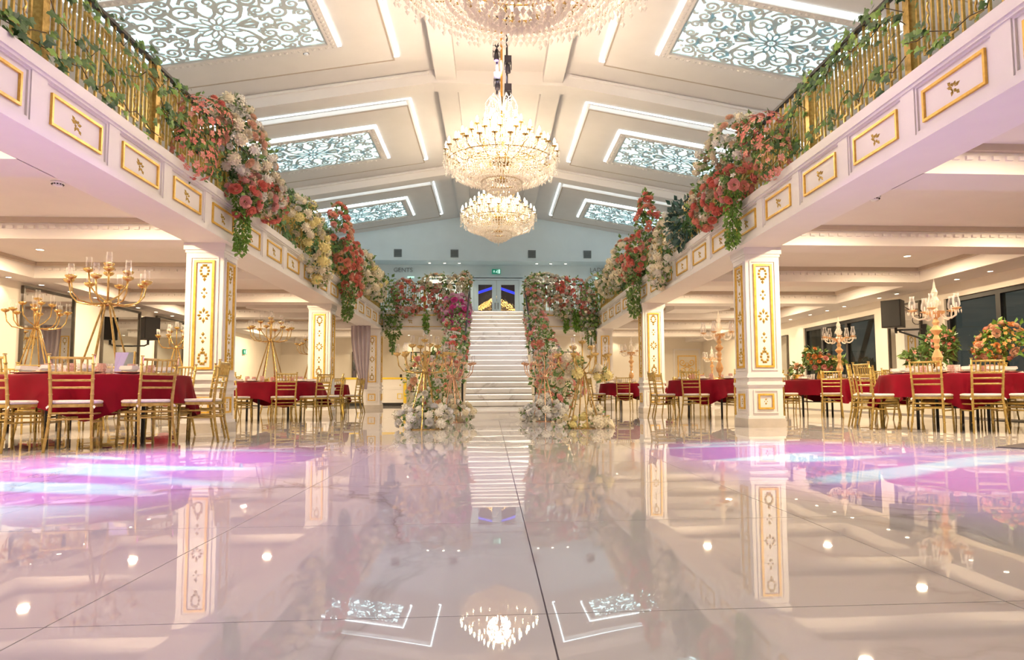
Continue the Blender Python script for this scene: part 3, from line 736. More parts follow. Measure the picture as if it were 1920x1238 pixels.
# ------------------------------------------------------------------ mirrors on the walls
def mirror(label, loc, rz, w, z0, z1, group=None):
    m = thing('wall_mirror', label, 'mirror', loc, rz, group)      # face looks along local +y, width along x
    MB().box(-w/2+.04, .0, z0+.04, w/2-.04, .02, z1-.04).build('mirror_glass', m_mirror, m)
    MB().frame(-w/2, z0, w/2, z1, .045, -.005, .05, 'xz').build('frame', m_mframe, m)
    return m
for k, (a, e) in enumerate(((13.6, 15.25), (16.3, 18.0), (18.85, 20.5), (22.2, 23.8))):
    mirror('tall dark framed mirror on the left wall, %s from the camera' % ('nearest', 'second', 'third', 'fourth')[k], (-8.99, (a+e)/2, 0), -PI/2, e-a, .3, 2.64, 'left wall mirrors')
mirror('tall dark framed mirror on the right wall between the two windows', (9.39, 14.9, 0), PI/2, 1.25, .4, 2.5)
mirror('narrow dark framed mirror on the right wall beyond the far window', (9.39, 21.6, 0), PI/2, 1.1, .4, 2.3)
mirror('grey framed mirror on the back wall left of the stairs', (-2.95, YE-.01, 0), PI, 1.1, .55, 2.29)
mirror('grey framed mirror on the back wall right of the stairs', (2.95, YE-.01, 0), PI, 1.55, .55, 2.29)
mirror('narrow grey mirror on the back wall behind the voile drape', (-5.75, YE-.01, 0), PI, .5, .5, 2.3)

# ------------------------------------------------------------------ windows and the night outside
for k, (a, e, z0, z1) in enumerate(WIN):
    w = sroot('window_%d' % (k+1), ('near' if k == 0 else 'far')+' black framed window on the right wall looking into the night', 'window', (9.5, 0, 0))
    MB().frame(a, z0, e, z1, .09, -.05, .06, 'yz').build('window_frame', m_black, w)
    nb = 3 if k == 0 else 3
    cuts = [a+.09] + ([9.4, 12.1] if k == 0 else [17.6, 18.95]) + [e-.09]
    for c in cuts[1:-1]: MB().box(-.05, c-.06, z0+.09, .06, c+.06, z1-.09).build('mullion', m_black, w)
    for c0, c1 in zip(cuts[:-1], cuts[1:]): MB().box(-.006, c0, z0+.09, .006, c1, z1-.09).build('pane', m_pane, w)
    MB().box(-.12, a, z0-.02, -.05, e, z0+.03).build('window_sill', m_white, w)
struct(MB().box(9.65, 0, -.2, 30, 40, -.05).build('ground_outside', m_dark), 'dark ground outside the windows', 'ground')
for k, (y0, y1) in enumerate(((22.6, 20.6), (19.0, 21.2), (20.4, 18.4))):
    o = MB().tube([(10.9, y0, -.1), (10.9, y1, 3.4)], .07, 6).build('steel_strut', m_black); tag(o, 'dark diagonal steel strut outside the far window, %s' % ('farthest one', 'leaning away', 'nearest one leaning back')[k], 'strut')
o = MB().box(10.4, 21.2, 0, 10.9, 21.6, 3.2).build('brick_pier', m_brick); tag(o, 'pale brick pier outside the far window', 'pier')
o = MB().box(13.6, 13.0, 1.95, 13.7, 15.6, 2.5).build('lit_sign', m_teal); tag(o, 'teal lit panel outside seen through the near window', 'lit panel')

# ------------------------------------------------------------------ loudspeakers
def speaker(label, loc, rz, h, w, d, brk):
    s = thing('loudspeaker', label, 'speaker', loc, rz)        # front faces local +x
    b = MB(); b.add([(d/2, -w/2, 0), (d/2, w/2, 0), (-d/2, w*.32, 0), (-d/2, -w*.32, 0), (d/2, -w/2, h), (d/2, w/2, h), (-d/2, w*.32, h), (-d/2, -w*.32, h)], [(3, 2, 1, 0), (4, 5, 6, 7), (0, 1, 5, 4), (1, 2, 6, 5), (2, 3, 7, 6), (3, 0, 4, 7)])
    b.build('cabinet', m_black, s)
    MB().box(d/2, -w/2+.015, .02, d/2+.012, w/2-.015, h-.02).build('grille', m_spk, s)
    bb = MB().tube([(-.02, 0, 0), (-.02, 0, -.12)], .03, 8)
    for p in brk: bb.tube(p, .02, 6)
    bb.build('bracket', m_black, s); return s
speaker('black loudspeaker on a short bracket between the left wall mirrors', (-8.50, 17.5, 1.88), -.62, .56, .38, .32, [[(-.02, 0, -.1), (-.12, -.03, -.14), (-.50, -.15, -.14)]])
sp = speaker('black loudspeaker on a wall arm in front of the right wall mirror', (8.85, 14.4, 1.90), PI+.6, .6, .42, .38, [[(-.02, 0, -.05), (-.28, .50, -.05)], [(-.05, .05, -.08), (-.28, .50, -.28)]])
b = MB(); b.box(-.30, .43, -.36, -.24, .53, .06); b.build('wall_plate', m_black, sp)
pp = [(-.14, .1, .5), (-.2, .28, .35)]+[(-.24, .36+.10*math.sin(q*.6), .16+.10*math.cos(q*.6)) for q in range(12)]+[(-.28, .5, .3), (-.28, .56, .55)]
MB().tube(pp, .008, 5).build('cable', m_black, sp)

# ------------------------------------------------------------------ back of the ground floor
sb = thing('sideboard', 'white sideboard with gold edging against the back wall', 'sideboard', (-4.75, 28.7, 0))
MB().box(-1.35, -.25, .12, 1.2, .25, 1.08).build('cabinet', m_white, sb)
b = MB(); b.box(-1.4, -.28, 1.08, 1.25, .28, 1.16); b.build('worktop', m_yel, sb)
for x in (-1.4, 1.13): MB().box(x, -.29, 0, x+.12, -.2, 1.08).build('corner_post', m_yel, sb)
for x in (-1.2, -.4, .4):
    d = MB().box(x, -.27, .2, x+.72, -.25, .62).build('door', m_white, sb); MB().frame(x+.48, .27, x+.68, .5, .025, -.285, -.27, 'xz').build('gold_inlay', m_yel, d)
    d = MB().box(x, -.27, .66, x+.72, -.25, 1.02).build('drawer', m_white, sb); MB().ball((x+.6, -.29, .84), .03, 8, 5).build('knob', m_yel, d)
MB().box(-1.3, -.22, 0, 1.15, .2, .12).build('plinth', m_black, sb)
MB().lathe([(0, 0), (.14, 0), (.12, .04), (.05, .07), (.05, .14)], 10, (1.2, -.28, 0)).build('foot', m_yel, sb)
o = MB().lathe([(0, 0), (.05, 0), (.05, .12), (.03, .13), (0, .13)], 10).build('black_pot', m_black); o.location = (-3.75, 28.6, 1.161); tag(o, 'small black pot on the end of the white sideboard', 'pot')
cu = MB(); cols = 28; rows = 14; vs = []
for j in range(rows+1):
    t = j/rows
    for i in range(cols+1):
        q = i/cols; wd = .62*(1-.72*max(0, t-.15)**1.5/ .85**1.5)
        x = .06+(q-.5)*wd+.22*t*t*.6; y = .045*math.sin(q*PI*9)*(1-.3*t); vs.append((x, y, 2.7-2.05*t))
cu.add(vs, [(j*(cols+1)+i, j*(cols+1)+i+1, (j+1)*(cols+1)+i+1, (j+1)*(cols+1)+i) for j in range(rows) for i in range(cols)])
o = cu.build('voile_drape', m_drape, None, True); o.location = (-4.26, 22.2, 0); tag(o, 'lilac grey voile drape gathered to a point beside the far left pillar', 'drape')
gs = thing('scroll_screen', 'gold scrollwork screen panel on the back wall at right', 'screen', (9.0-.35, YE-.03, .95))
b = MB(); b.frame(-.42, 0, .42, 1.15, .035, -.02, .01, 'xz')
for fx in (-1, 1):
    for (cx_, cz_, r, a, t, sg) in ((.2, .85, .17, PI, 1.4, fx), (.2, .5, .17, 0, 1.4, -fx), (.22, .2, .14, PI/2, 1.3, fx), (.08, .65, .08, 0, 1.2, fx)):
        p = spiral(0, 0, r, a if fx > 0 else PI-a, t, sg, 18)
        b.tube([(fx*cx_+x, -.005, cz_+z) for x, z in p], .016, 5)
b.build('scrolls', m_gold, gs); MB().frame(-.6, -.95, .6, 1.45, .06, -.01, .02, 'xz').build('door_surround', m_white, gs)

# dark stage edge on the right
sg = thing('floor_mat', 'low dark edged platform corner on the floor at the right edge', 'platform', (4.72, 6.18, 0))
b = MB(); b.add([(0, 0, 0), (1.6, -2.6, 0), (2.4, -2.2, 0), (.9, .5, 0), (0.02, -.02, .012), (1.6, -2.58, .03), (2.4, -2.2, .03), (.9, .48, .03)], [(3, 2, 1, 0), (4, 5, 6, 7), (0, 1, 5, 4), (1, 2, 6, 5), (2, 3, 7, 6), (3, 0, 4, 7)])
b.build('platform_board', m_gear, sg)

# ------------------------------------------------------------------ chairs
def ringed(p0, p1, r0, r1, b, n=7, rings=(.25, .5, .75)):
    b.tube([p0, p1], [r0, r1], n)
    for t in rings:
        c = Vector(p0).lerp(Vector(p1), t); d = (Vector(p1)-Vector(p0)).normalized()*.006; r = (r0+(r1-r0)*t)*1.18
        b.tube([c-d, c+d], r, n)
CHM = {}
for sx in (-1, 1):
    b = MB(); b.tube([(sx*.215, -.255, 0), (sx*.195, -.205, .25), (sx*.185, -.185, .44), (sx*.19, -.205, .62), (sx*.20, -.25, .925)], [.0135, .015, .0175, .016, .014], 7)
    for (y, z, x) in ((-.225, .13, .205), (-.195, .34, .19), (-.195, .55, .188), (-.218, .70, .193), (-.24, .85, .198), (-.251, .935, .2)): b.tube([(sx*x, y, z-.006), (sx*x, y, z+.006)], .0195, 7)
    CHM['rear%d' % sx] = b.mesh('rear_leg', m_chair, True)
    b = MB(); ringed((sx*.205, .20, 0), (sx*.195, .185, .44), .0125, .0165, b); CHM['front%d' % sx] = b.mesh('front_leg', m_chair, True)
    b = MB(); b.tube([(sx*.20, -.2, .36), (sx*.2, .19, .36)], .009, 6); CHM['side_hi%d' % sx] = b.mesh('stretcher', m_chair)
    b = MB(); b.tube([(sx*.203, -.21, .28), (sx*.203, .195, .28)], .009, 6); CHM['side_lo%d' % sx] = b.mesh('stretcher', m_chair)
for nm, y, z in (('f', .19, .37), ('f2', .193, .32), ('b', -.2, .37), ('b2', -.205, .31)):
    CHM['st_'+nm] = MB().tube([(-.2, y, z), (.2, y, z)], .009, 6).mesh('stretcher', m_chair)
b = MB(); vs = [(-.21, -.19), (.21, -.19), (.225, .20), (-.225, .20)]
b.add([(x, y, .425) for x, y in vs]+[(x, y, .455) for x, y in vs], [(3, 2, 1, 0), (4, 5, 6, 7), (0, 1, 5, 4), (1, 2, 6, 5), (2, 3, 7, 6), (3, 0, 4, 7)]); CHM['seat'] = b.mesh('seat', m_chair)
b = MB(); o_ = [(-.205, -.17), (.205, -.17), (.222, .2), (-.222, .2)]
lv = [(.456, .97), (.47, 1.02), (.485, 1.0), (.494, .86)]
for z, s in lv: b.v += [(x*s, .015+(y-.015)*s, z) for x, y in o_]
b.f += [(3, 2, 1, 0)]+[(k*4+i, k*4+(i+1) % 4, k*4+4+(i+1) % 4, k*4+4+i) for k in range(3) for i in range(4)]+[(12, 13, 14, 15)]
for sx in (-1, 1): b.add([(sx*.19, -.17, .47), (sx*.225, -.2, .43), (sx*.215, -.215, .41), (sx*.18, -.18, .45)], [(0, 1, 2, 3)])
CHM['cushion'] = b.mesh('cushion', m_cush)
CHM['crest'] = MB().tube([(-.2, -.245, .9), (.2, -.245, .9)], .013, 7).mesh('crest_rail', m_chair)
for k, (y, z, r) in enumerate(((-.224, .755, .013), (-.212, .685, .010), (-.203, .615, .010))): CHM['rail%d' % k] = MB().tube([(-.193, y, z), (-.1, y, z), (0, y, z), (.1, y, z), (.193, y, z)], [r, r*1.15, r, r*1.15, r], 7).mesh('back_rail', m_chair)
for k in range(6):
    x = -.143+k*.0572; CHM['sp%d' % k] = MB().tube([(x, -.226, .755), (x, -.245, .9)], .0085, 6).mesh('spindle', m_chair)
CH0 = None
NCH = 0
def chair(x, y, rz, label, group):
    global CH0
    if CH0 is None:
        CH0 = thing('chiavari_chair', label, 'chair', (x, y, 0), rz, group); CH0.scale = (.91, .97, 1)
        for k, me in CHM.items(): link(me.name.split('.')[0], me, CH0)
        return CH0
    return dup(CH0, (x, y, 0), rz, label, group)

# ------------------------------------------------------------------ table wares
def cloth_mesh(Rr, seed, c0=None):
    q = random.Random(seed); ph = q.random()*6; c0 = q.random()*PI/2 if c0 is None else c0
    n = 112; vs = [(0, 0, .762)]; fs = []
    prof = [(.5, .762, 0), (.96, .762, 0), (1.0, .757, 0), (1.008, .735, .1)]
    rings = []
    for (r, z, t) in prof: rings.append([(Rr*r, z, t)]*n)
    for k in range(1, 8):
        t = k/7; row = []
        for i in range(n):
            a = 2*PI*i/n
            cr = abs(math.cos(2*(a-c0)))**6
            L = .29+.17*cr
            fold = math.cos(9*a+ph)*.5+math.cos(14*a+ph*2)*.35
            fold = fold*(1+1.6*cr)+cr*.9*math.cos(22*(a-c0))
            row.append((Rr*1.01+.05*t+.06*t*fold, .735-L*t, t))
        rings.append(row)
    for row in rings:
        for i in range(n):
            a = 2*PI*i/n; vs.append((row[i][0]*math.cos(a), row[i][0]*math.sin(a), row[i][1]))
    fs += [(0, 1+i, 1+(i+1) % n) for i in range(n)]
    for k in range(len(rings)-1):
        for i in range(n):
            a = 1+k*n+i; b_ = 1+k*n+(i+1) % n; fs.append((a, a+n, b_+n, b_))
    m = MB(); m.add(vs, fs); return m
tt = MB().lathe([(0, .735), (.9, .735), (.9, .756), (0, .756)], 40, caps=False).mesh('tabletop', m_black)
leg_me = MB().tube([(0, 0, 0), (0, 0, .735)], .022, 8).mesh('leg', m_black)
br_me = MB().tube([(-.33, 0, .3), (.33, 0, .3)], .012, 6).mesh('brace', m_black)
pl_me = MB().lathe([(0, .004), (.07, .004), (.09, .008), (.145, .02), (.15, .024), (.145, .026), (.09, .014), (.0, .011)], 22, caps=False).mesh('charger', m_plate, True)
ri_me = MB().lathe([(.138, .0225), (.152, .025), (.151, .028), (.138, .0255)], 22, caps=False).mesh('gold_rim', m_brass)
bo_me = MB().lathe([(0, .028), (.06, .028), (.085, .055), (.088, .056), (.06, .034), (0, .033)], 18, caps=False).mesh('bowl', m_plate, True)
np_me = MB().box(-.09, -.045, .03, .09, .045, .055).box(-.085, -.04, .055, .085, .04, .068).mesh('napkin', m_nap)
tu = [(0, 0), (.034, 0), (.036, .01), (.042, .12), (.039, .12), (.033, .012), (0, .012)]
b = MB(); b.lathe(tu, 14, caps=False); tu_me = b.mesh('tumbler', m_glass, True)
b = MB(); b.lathe(tu, 10, caps=False)
for k in range(10):
    q = k*PI/5
    for z in (.03, .06, .09): b.octa((.0395*math.cos(q+z*20)+z*.03*math.cos(q), .0395*math.sin(q+z*20), z), .008, .03)
tp_me = b.mesh('cut_tumbler', m_pink)
POS = {8: ['front', 'front right', 'right', 'back right', 'back', 'back left', 'left', 'front left'], 10: ['front', 'front right', 'right of front', 'right', 'back right', 'right of back', 'back', 'back left', 'left', 'front left']}
def sector(a):
    """name a direction (radians, world) as seen from the camera"""
    names = ['right', 'back right', 'back', 'back left', 'left', 'front left', 'front', 'front right']
    return names[int(round(a/(PI/4))) % 8]
def table(x, y, desc, angs, seed, wares, pink, Rr=.93, cr=1.10):
    t = thing('round_table', 'round folding table hidden under burgundy cloth, %s' % desc, 'table', (x, y, 0), R.random(), 'round banquet tables')
    link('tabletop', tt, t)
    for k in range(4): link('leg', leg_me, t, loc=(.42*(1 if k < 2 else -1), .33*(1 if k % 2 else -1), 0))
    for k in (1, -1): link('brace', br_me, t, loc=(.42*k, 0, 0), rot=(0, 0, PI/2))
    o = cloth_mesh(Rr, seed, math.atan2(-y, -x)+(-.12 if seed == 3 else R.uniform(-.3, .3))).build('tablecloth', m_burg, None, True); o.location = (x, y, 0)
    tag(o, 'burgundy satin cloth draped over the %s' % desc, 'tablecloth', 'burgundy tablecloths')
    used = {}
    order = sorted(range(len(angs)), key=lambda i: angs[i] % 360)
    for n_, i in enumerate(order):
        a = math.radians(angs[i] % 360)
        nm = sector(a); used[nm] = used.get(nm, 0)+1
        pos = nm if used[nm] == 1 else nm+', farther round,'
        q = R.uniform(-.06, .06); rr = cr+R.uniform(-.03, .03)
        chair(x+rr*math.cos(a), y+rr*math.sin(a), a+PI/2+q, 'gold chiavari chair, %s side of the %s' % (pos, desc), 'gold chiavari chairs')
        if not wares: continue
        pr_ = .68; px, py = x+pr_*math.cos(a), y+pr_*math.sin(a)
        p = thing('place_plate', 'gold rimmed plate, %s place of the %s' % (pos, desc), 'plate', (px, py, .7625), a, 'place plates')
        link('charger', pl_me, p); link('gold_rim', ri_me, p)
        if wares > 1: link('bowl', bo_me, p)
        k = link('napkin', np_me, None, loc=(px, py, .7625+(.026 if wares > 1 else 0)), rot=(0, 0, a+.3)); tag(k, 'folded white napkin, %s place of the %s' % (pos, desc), 'napkin', 'folded napkins')
        for j in range(wares):
            aa = a+.20+.15*j; gr = .52-.05*j
            g_ = link('tumbler' if not pink or j else 'cut_tumbler', tu_me if (not pink or j) else tp_me, None, loc=(x+gr*math.cos(aa), y+gr*math.sin(aa), .763), scale=1.0)
            tag(g_, ('blush cut glass tumbler' if pink and not j else 'clear glass tumbler')+', %s place of the %s' % (pos, desc), 'glass', 'drinking glasses')
    return t
TBL = [
 (-4.47, 8.12, 'near left table', (258, 289, 322, 3, 40, 75, 110, 150, 190, 224), 3, 2, 1),
 (-7.15, 11.2, 'left table by the first mirror', (250, 290, 335, 20, 65, 110, 160, 205), 4, 1, 0),
 (-4.40, 14.2, 'second left table', (296, 330, 250, 12, 55, 100, 145, 200), 5, 1, 1),
 (-7.2, 16.1, 'left loudspeaker table', (260, 300, 345, 30, 75, 120, 170, 215), 6, 1, 0),
 (-4.80, 18.7, 'third left table', (270, 312, 350, 25, 70, 120, 170, 225), 7, 1, 0),
 (6.55, 9.35, 'near right table', (182, 223, 252, 283, 318, 355, 30, 75, 115, 148), 8, 2, 1),
 (8.0, 11.0, 'right bouquet table', (310, 345, 30, 80, 125), 9, 1, 0),
 (7.2, 14.2, 'second right table', (195, 245, 285, 330, 15, 60, 105, 150), 10, 1, 0),
 (4.55, 13.7, 'middle right table', (185, 232, 275, 318, 0, 45, 90, 135), 12, 1, 1),
 (4.05, 19.5, 'far right table', (193, 247, 285, 325, 10, 60, 110, 150), 13, 1, 0),
]
for a in TBL: table(*a)

# ------------------------------------------------------------------ gold branch candelabra
cup = [(0, -.015), (.018, -.012), (.048, .006), (.060, .030), (.050, .036), (.02, .02), (.02, .045), (.0, .045)]
cup_me = {}
def cand_meshes(m, key):
    b = MB(); b.lathe(cup, 12, caps=False)
    for k in range(8):
        q = k*PI/4; c, s = math.cos(q), math.sin(q)
        b.add([(.03*c-.016*s, .03*s+.016*c, .012), (.03*c+.016*s, .03*s-.016*c, .012), (.066*c, .066*s, .045)], [(0, 1, 2)])
    cup_me[key] = b.mesh('candle_cup', m, True)
    arms = {}
    arms['low'] = MB().tube([(0, 0, 0), (.18, 0, -.015), (.31, 0, .01), (.375, 0, .09), (.40, 0, .24)], .0085, 6).mesh('arm', m, True)
    arms['mid'] = MB().tube([(0, 0, 0), (.03, 0, .04), (.11, 0, .10), (.18, 0, .20), (.195, 0, .36)], .009, 6).mesh('arm', m, True)
    arms['top'] = MB().tube([(0, 0, 0), (0, 0, .44)], .012, 6).mesh('arm', m, True)
    arms['leg'] = MB().tube([(.035, 0, .84), (.26, 0, 0)], .0105, 6).mesh('leg', m)
    b = MB(); b.tube([(.26*math.cos(q*PI/12), .26*math.sin(q*PI/12), .008) for q in range(25)], .008, 5); arms['ring'] = b.mesh('base_ring', m)
    arms['hub'] = MB().lathe([(0, .80), (.045, .81), (.04, .86), (.02, .88), (.0, .9)], 10, caps=False).mesh('hub', m, True)
    arms['cup'] = cup_me[key]
    return arms
tube_me = MB().lathe([(.027, 0), (.032, .04), (.03, .13), (.028, .13), (.03, .04), (.025, .0)], 12, caps=False).mesh('glass_tube', m_tube, True)
candle_me = MB().lathe([(0, 0), (.011, 0), (.011, .08), (0, .085)], 8, caps=False).mesh('candle', m_nap)
CA = cand_meshes(m_brass, 'b'); CC = cand_meshes(m_copper, 'c')
def candelabra(x, y, z, rz, label, A, sc=1., group='gold branch candelabra'):
    r = thing('branch_candelabra', label, 'candelabra', (x, y, z), rz, group); r.scale = (sc,)*3
    link('base_ring', A['ring'], r); link('hub', A['hub'], r)
    for k in range(6): link('leg', A['leg'], r, rot=(0, 0, k*PI/3+.3))
    L = []
    for k in range(8): q = k*PI/4; L.append(('low', q, .40, 1.07))
    for k in range(4): q = k*PI/2+.3; L.append(('mid', q, .195, 1.19))
    L.append(('top', 0, 0, 1.27))
    for (nm, q, rr, h) in L:
        a = link('arm', A[nm], r, loc=(0, 0, .83), rot=(0, 0, q))
        link('candle_cup', A['cup'], a, loc=(rr, 0, h-.83)); link('glass_tube', tube_me, a, loc=(rr, 0, h-.83+.035)); 
    return r
candelabra(-4.43, 8.15, .763, .2, 'tall gold branch candelabra on the near left table', CA)
candelabra(-7.15, 11.2, .763, .5, 'gold branch candelabra on the left table by the nearest mirror', CA)
candelabra(-4.43, 14.0, .763, .1, 'gold branch candelabra on the second left table', CA)
candelabra(-7.2, 16.1, .763, .8, 'gold branch candelabra on the left table by the wall loudspeaker', CA)
candelabra(-4.82, 18.7, .763, .4, 'gold branch candelabra on the third left table behind the pillar', CA)
candelabra(-1.0, 10.35, .0, .15, 'gold branch candelabra standing on the floor left of the stairs', CA, 1.03)
candelabra(-.72, 12.6, .0, .6, 'rose gold candelabra on the floor behind the nearer one left of the stairs', CC, .98)
candelabra(1.36, 10.2, .0, .35, 'gold branch candelabra standing on the floor right of the stairs', CA, 1.0)
candelabra(.98, 12.7, .0, .2, 'rose gold candelabra on the floor behind the nearer one right of the stairs', CC, .98)
mp_ = thing('mirror_plaque', 'slanted mirrored table number plaque on the near left table', 'plaque', (-4.15, 8.0, .763), .3)
MB().add([(-.09, 0, 0), (.09, 0, 0), (.09, .05, .26), (-.09, .05, .26), (-.09, .012, 0), (.09, .012, 0), (.09, .062, .26), (-.09, .062, .26)], [(0, 1, 2, 3), (7, 6, 5, 4), (0, 4, 5, 1), (1, 5, 6, 2), (2, 6, 7, 3), (3, 7, 4, 0)]).build('mirror_face', m_mirror, mp_)
MB().tube([(.1, .0, .0), (.1, .055, .27)], .012, 8).build('edge_rod', m_brass, mp_)

# ------------------------------------------------------------------ crystal candelabra
stem_prof = [(0, 0), (.21, 0), (.21, .012), (.15, .03), (.06, .06), (.03, .09), (.03, .14), (.06, .18), (.075, .24), (.045, .32), (.025, .36), (.04, .40), (.03, .44), (.05, .50), (.028, .56), (.06, .60), (.085, .63), (.05, .67), (.03, .70), (.05, .74), (.03, .78), (.02, .86)]
base_me = MB().lathe(stem_prof[:5]+[(0, .06)], 20, caps=False).mesh('base_disc', m_brass, True)
stem_me = MB().lathe([(0, .05)]+stem_prof[5:]+[(0, .86)], 12, caps=False).mesh('stem', m_amber, False)
bowl_me = MB().lathe([(0, .80), (.04, .81), (.11, .86), (.13, .90), (.10, .89), (.04, .87), (0, .87)], 14, caps=False).mesh('bowl', m_amber)
spire_me = MB().lathe([(0, .87), (.045, .88), (.03, .95), (.05, 1.0), (.06, 1.06), (.03, 1.12), (.045, 1.18), (.02, 1.24), (.012, 1.30), (.0, 1.38)], 10, caps=False).mesh('spire', m_crystal)
carm_me = MB().tube([(.08, 0, .86), (.14, 0, .80), (.22, 0, .79), (.28, 0, .83), (.29, 0, .90)], .013, 6).mesh('arm', m_crystal, True)
b = MB().lathe([(0, .90), (.02, .90), (.065, .925), (.06, .93), (.02, .915), (0, .915)], 12, caps=False); bob_me = b.mesh('drip_tray', m_amber)
hur_me = MB().lathe([(.028, .93), (.05, .97), (.046, 1.03), (.03, 1.09), (.036, 1.13), (.033, 1.13), (.027, 1.09), (.043, 1.03), (.047, .97), (.025, .93)], 12, caps=False).mesh('hurricane_glass', m_glass, True)
b = MB()
for k in range(8): b.octa((.06*math.cos(k*PI/4), .06*math.sin(k*PI/4), .885), .009, .06)
pri_me = b.mesh('prisms', m_crystal)
b = MB()
for k in range(14): q = k*PI/7; b.octa((.12*math.cos(q), .12*math.sin(q), .84), .011, .07); b.octa((.07*math.cos(q), .07*math.sin(q), 1.03-.02*(k % 2)), .009, .05)
pri2_me = b.mesh('prisms', m_crystal)
def crystal_cand(x, y, z, rz, label, sc=1.):
    r = thing('crystal_candelabra', label, 'candelabra', (x, y, z), rz, 'crystal candelabra'); r.scale = (sc,)*3
    link('base_disc', base_me, r); link('stem', stem_me, r); link('bowl', bowl_me, r); link('spire', spire_me, r); tag(link('prisms', pri2_me, r), kind='stuff')
    for k in range(5):
        a = link('arm', carm_me, r, rot=(0, 0, k*2*PI/5))
        link('drip_tray', bob_me, a, loc=(.29, 0, 0)); link('hurricane_glass', hur_me, a, loc=(.29, 0, 0)); tag(link('prisms', pri_me, a, loc=(.29, 0, 0)), kind='stuff'); link('candle', candle_me, a, loc=(.29, 0, .92))
crystal_cand(6.35, 9.35, .763, .2, 'amber crystal candelabra on the near right table')
crystal_cand(7.45, 14.2, .763, .5, 'amber crystal candelabra on the second right table by the far window')
crystal_cand(4.65, 13.7, .763, .3, 'crystal candelabra on the middle right table between the pillars', 1.05)
crystal_cand(4.0, 19.4, .763, .1, 'crystal candelabra on the far right table')
crystal_cand(7.05, 21.5, .763, .7, 'small crystal candelabra in front of the gold scroll screen', .9)
for x, y, w in ((7.05, 21.5, 'in front of the gold scroll screen'),):
    o = MB().lathe([(0, 0), (.22, 0), (.22, .03), (.05, .06), (.05, .70), (.28, .74), (.28, .762), (0, .762)], 16, caps=False).build('pedestal_stand', m_white); o.location = (x, y, 0); tag(o, 'white pedestal stand '+w, 'stand')

# ------------------------------------------------------------------ chandeliers
def strand(b, p0, p1, n, r, h, sag=0.):
    p0, p1 = Vector(p0), Vector(p1)
    for i in range(n):
        t = (i+.5)/n; p = p0.lerp(p1, t); p.z -= sag*4*t*(1-t); b.octa(p, r, h)
TIERS = [(1.0, .80, 24), (.78, 1.02, 18), (.55, 1.24, 12), (.30, 1.44, 8)]     # radius, cup height, arms
arm_m = []
for (rr, z, n) in TIERS:
    arm_m.append(MB().tube([(.06, 0, z-.22), (rr*.4, 0, z-.27), (rr*.75, 0, z-.24), (rr*.97, 0, z-.12), (rr, 0, z)], .009, 5).mesh('arm', m_brass, True))
cupc = MB().lathe([(0, 0), (.05, .004), (.055, .012), (.02, .012), (.018, .03), (0, .03)], 10, caps=False).mesh('drip_tray', m_brass)
bulb_me = MB().lathe([(0, .03), (.015, .03), (.017, .07), (.022, .10), (.016, .135), (.004, .165), (0, .17)], 8, caps=False).mesh('candle_bulb', m_bulb, True)
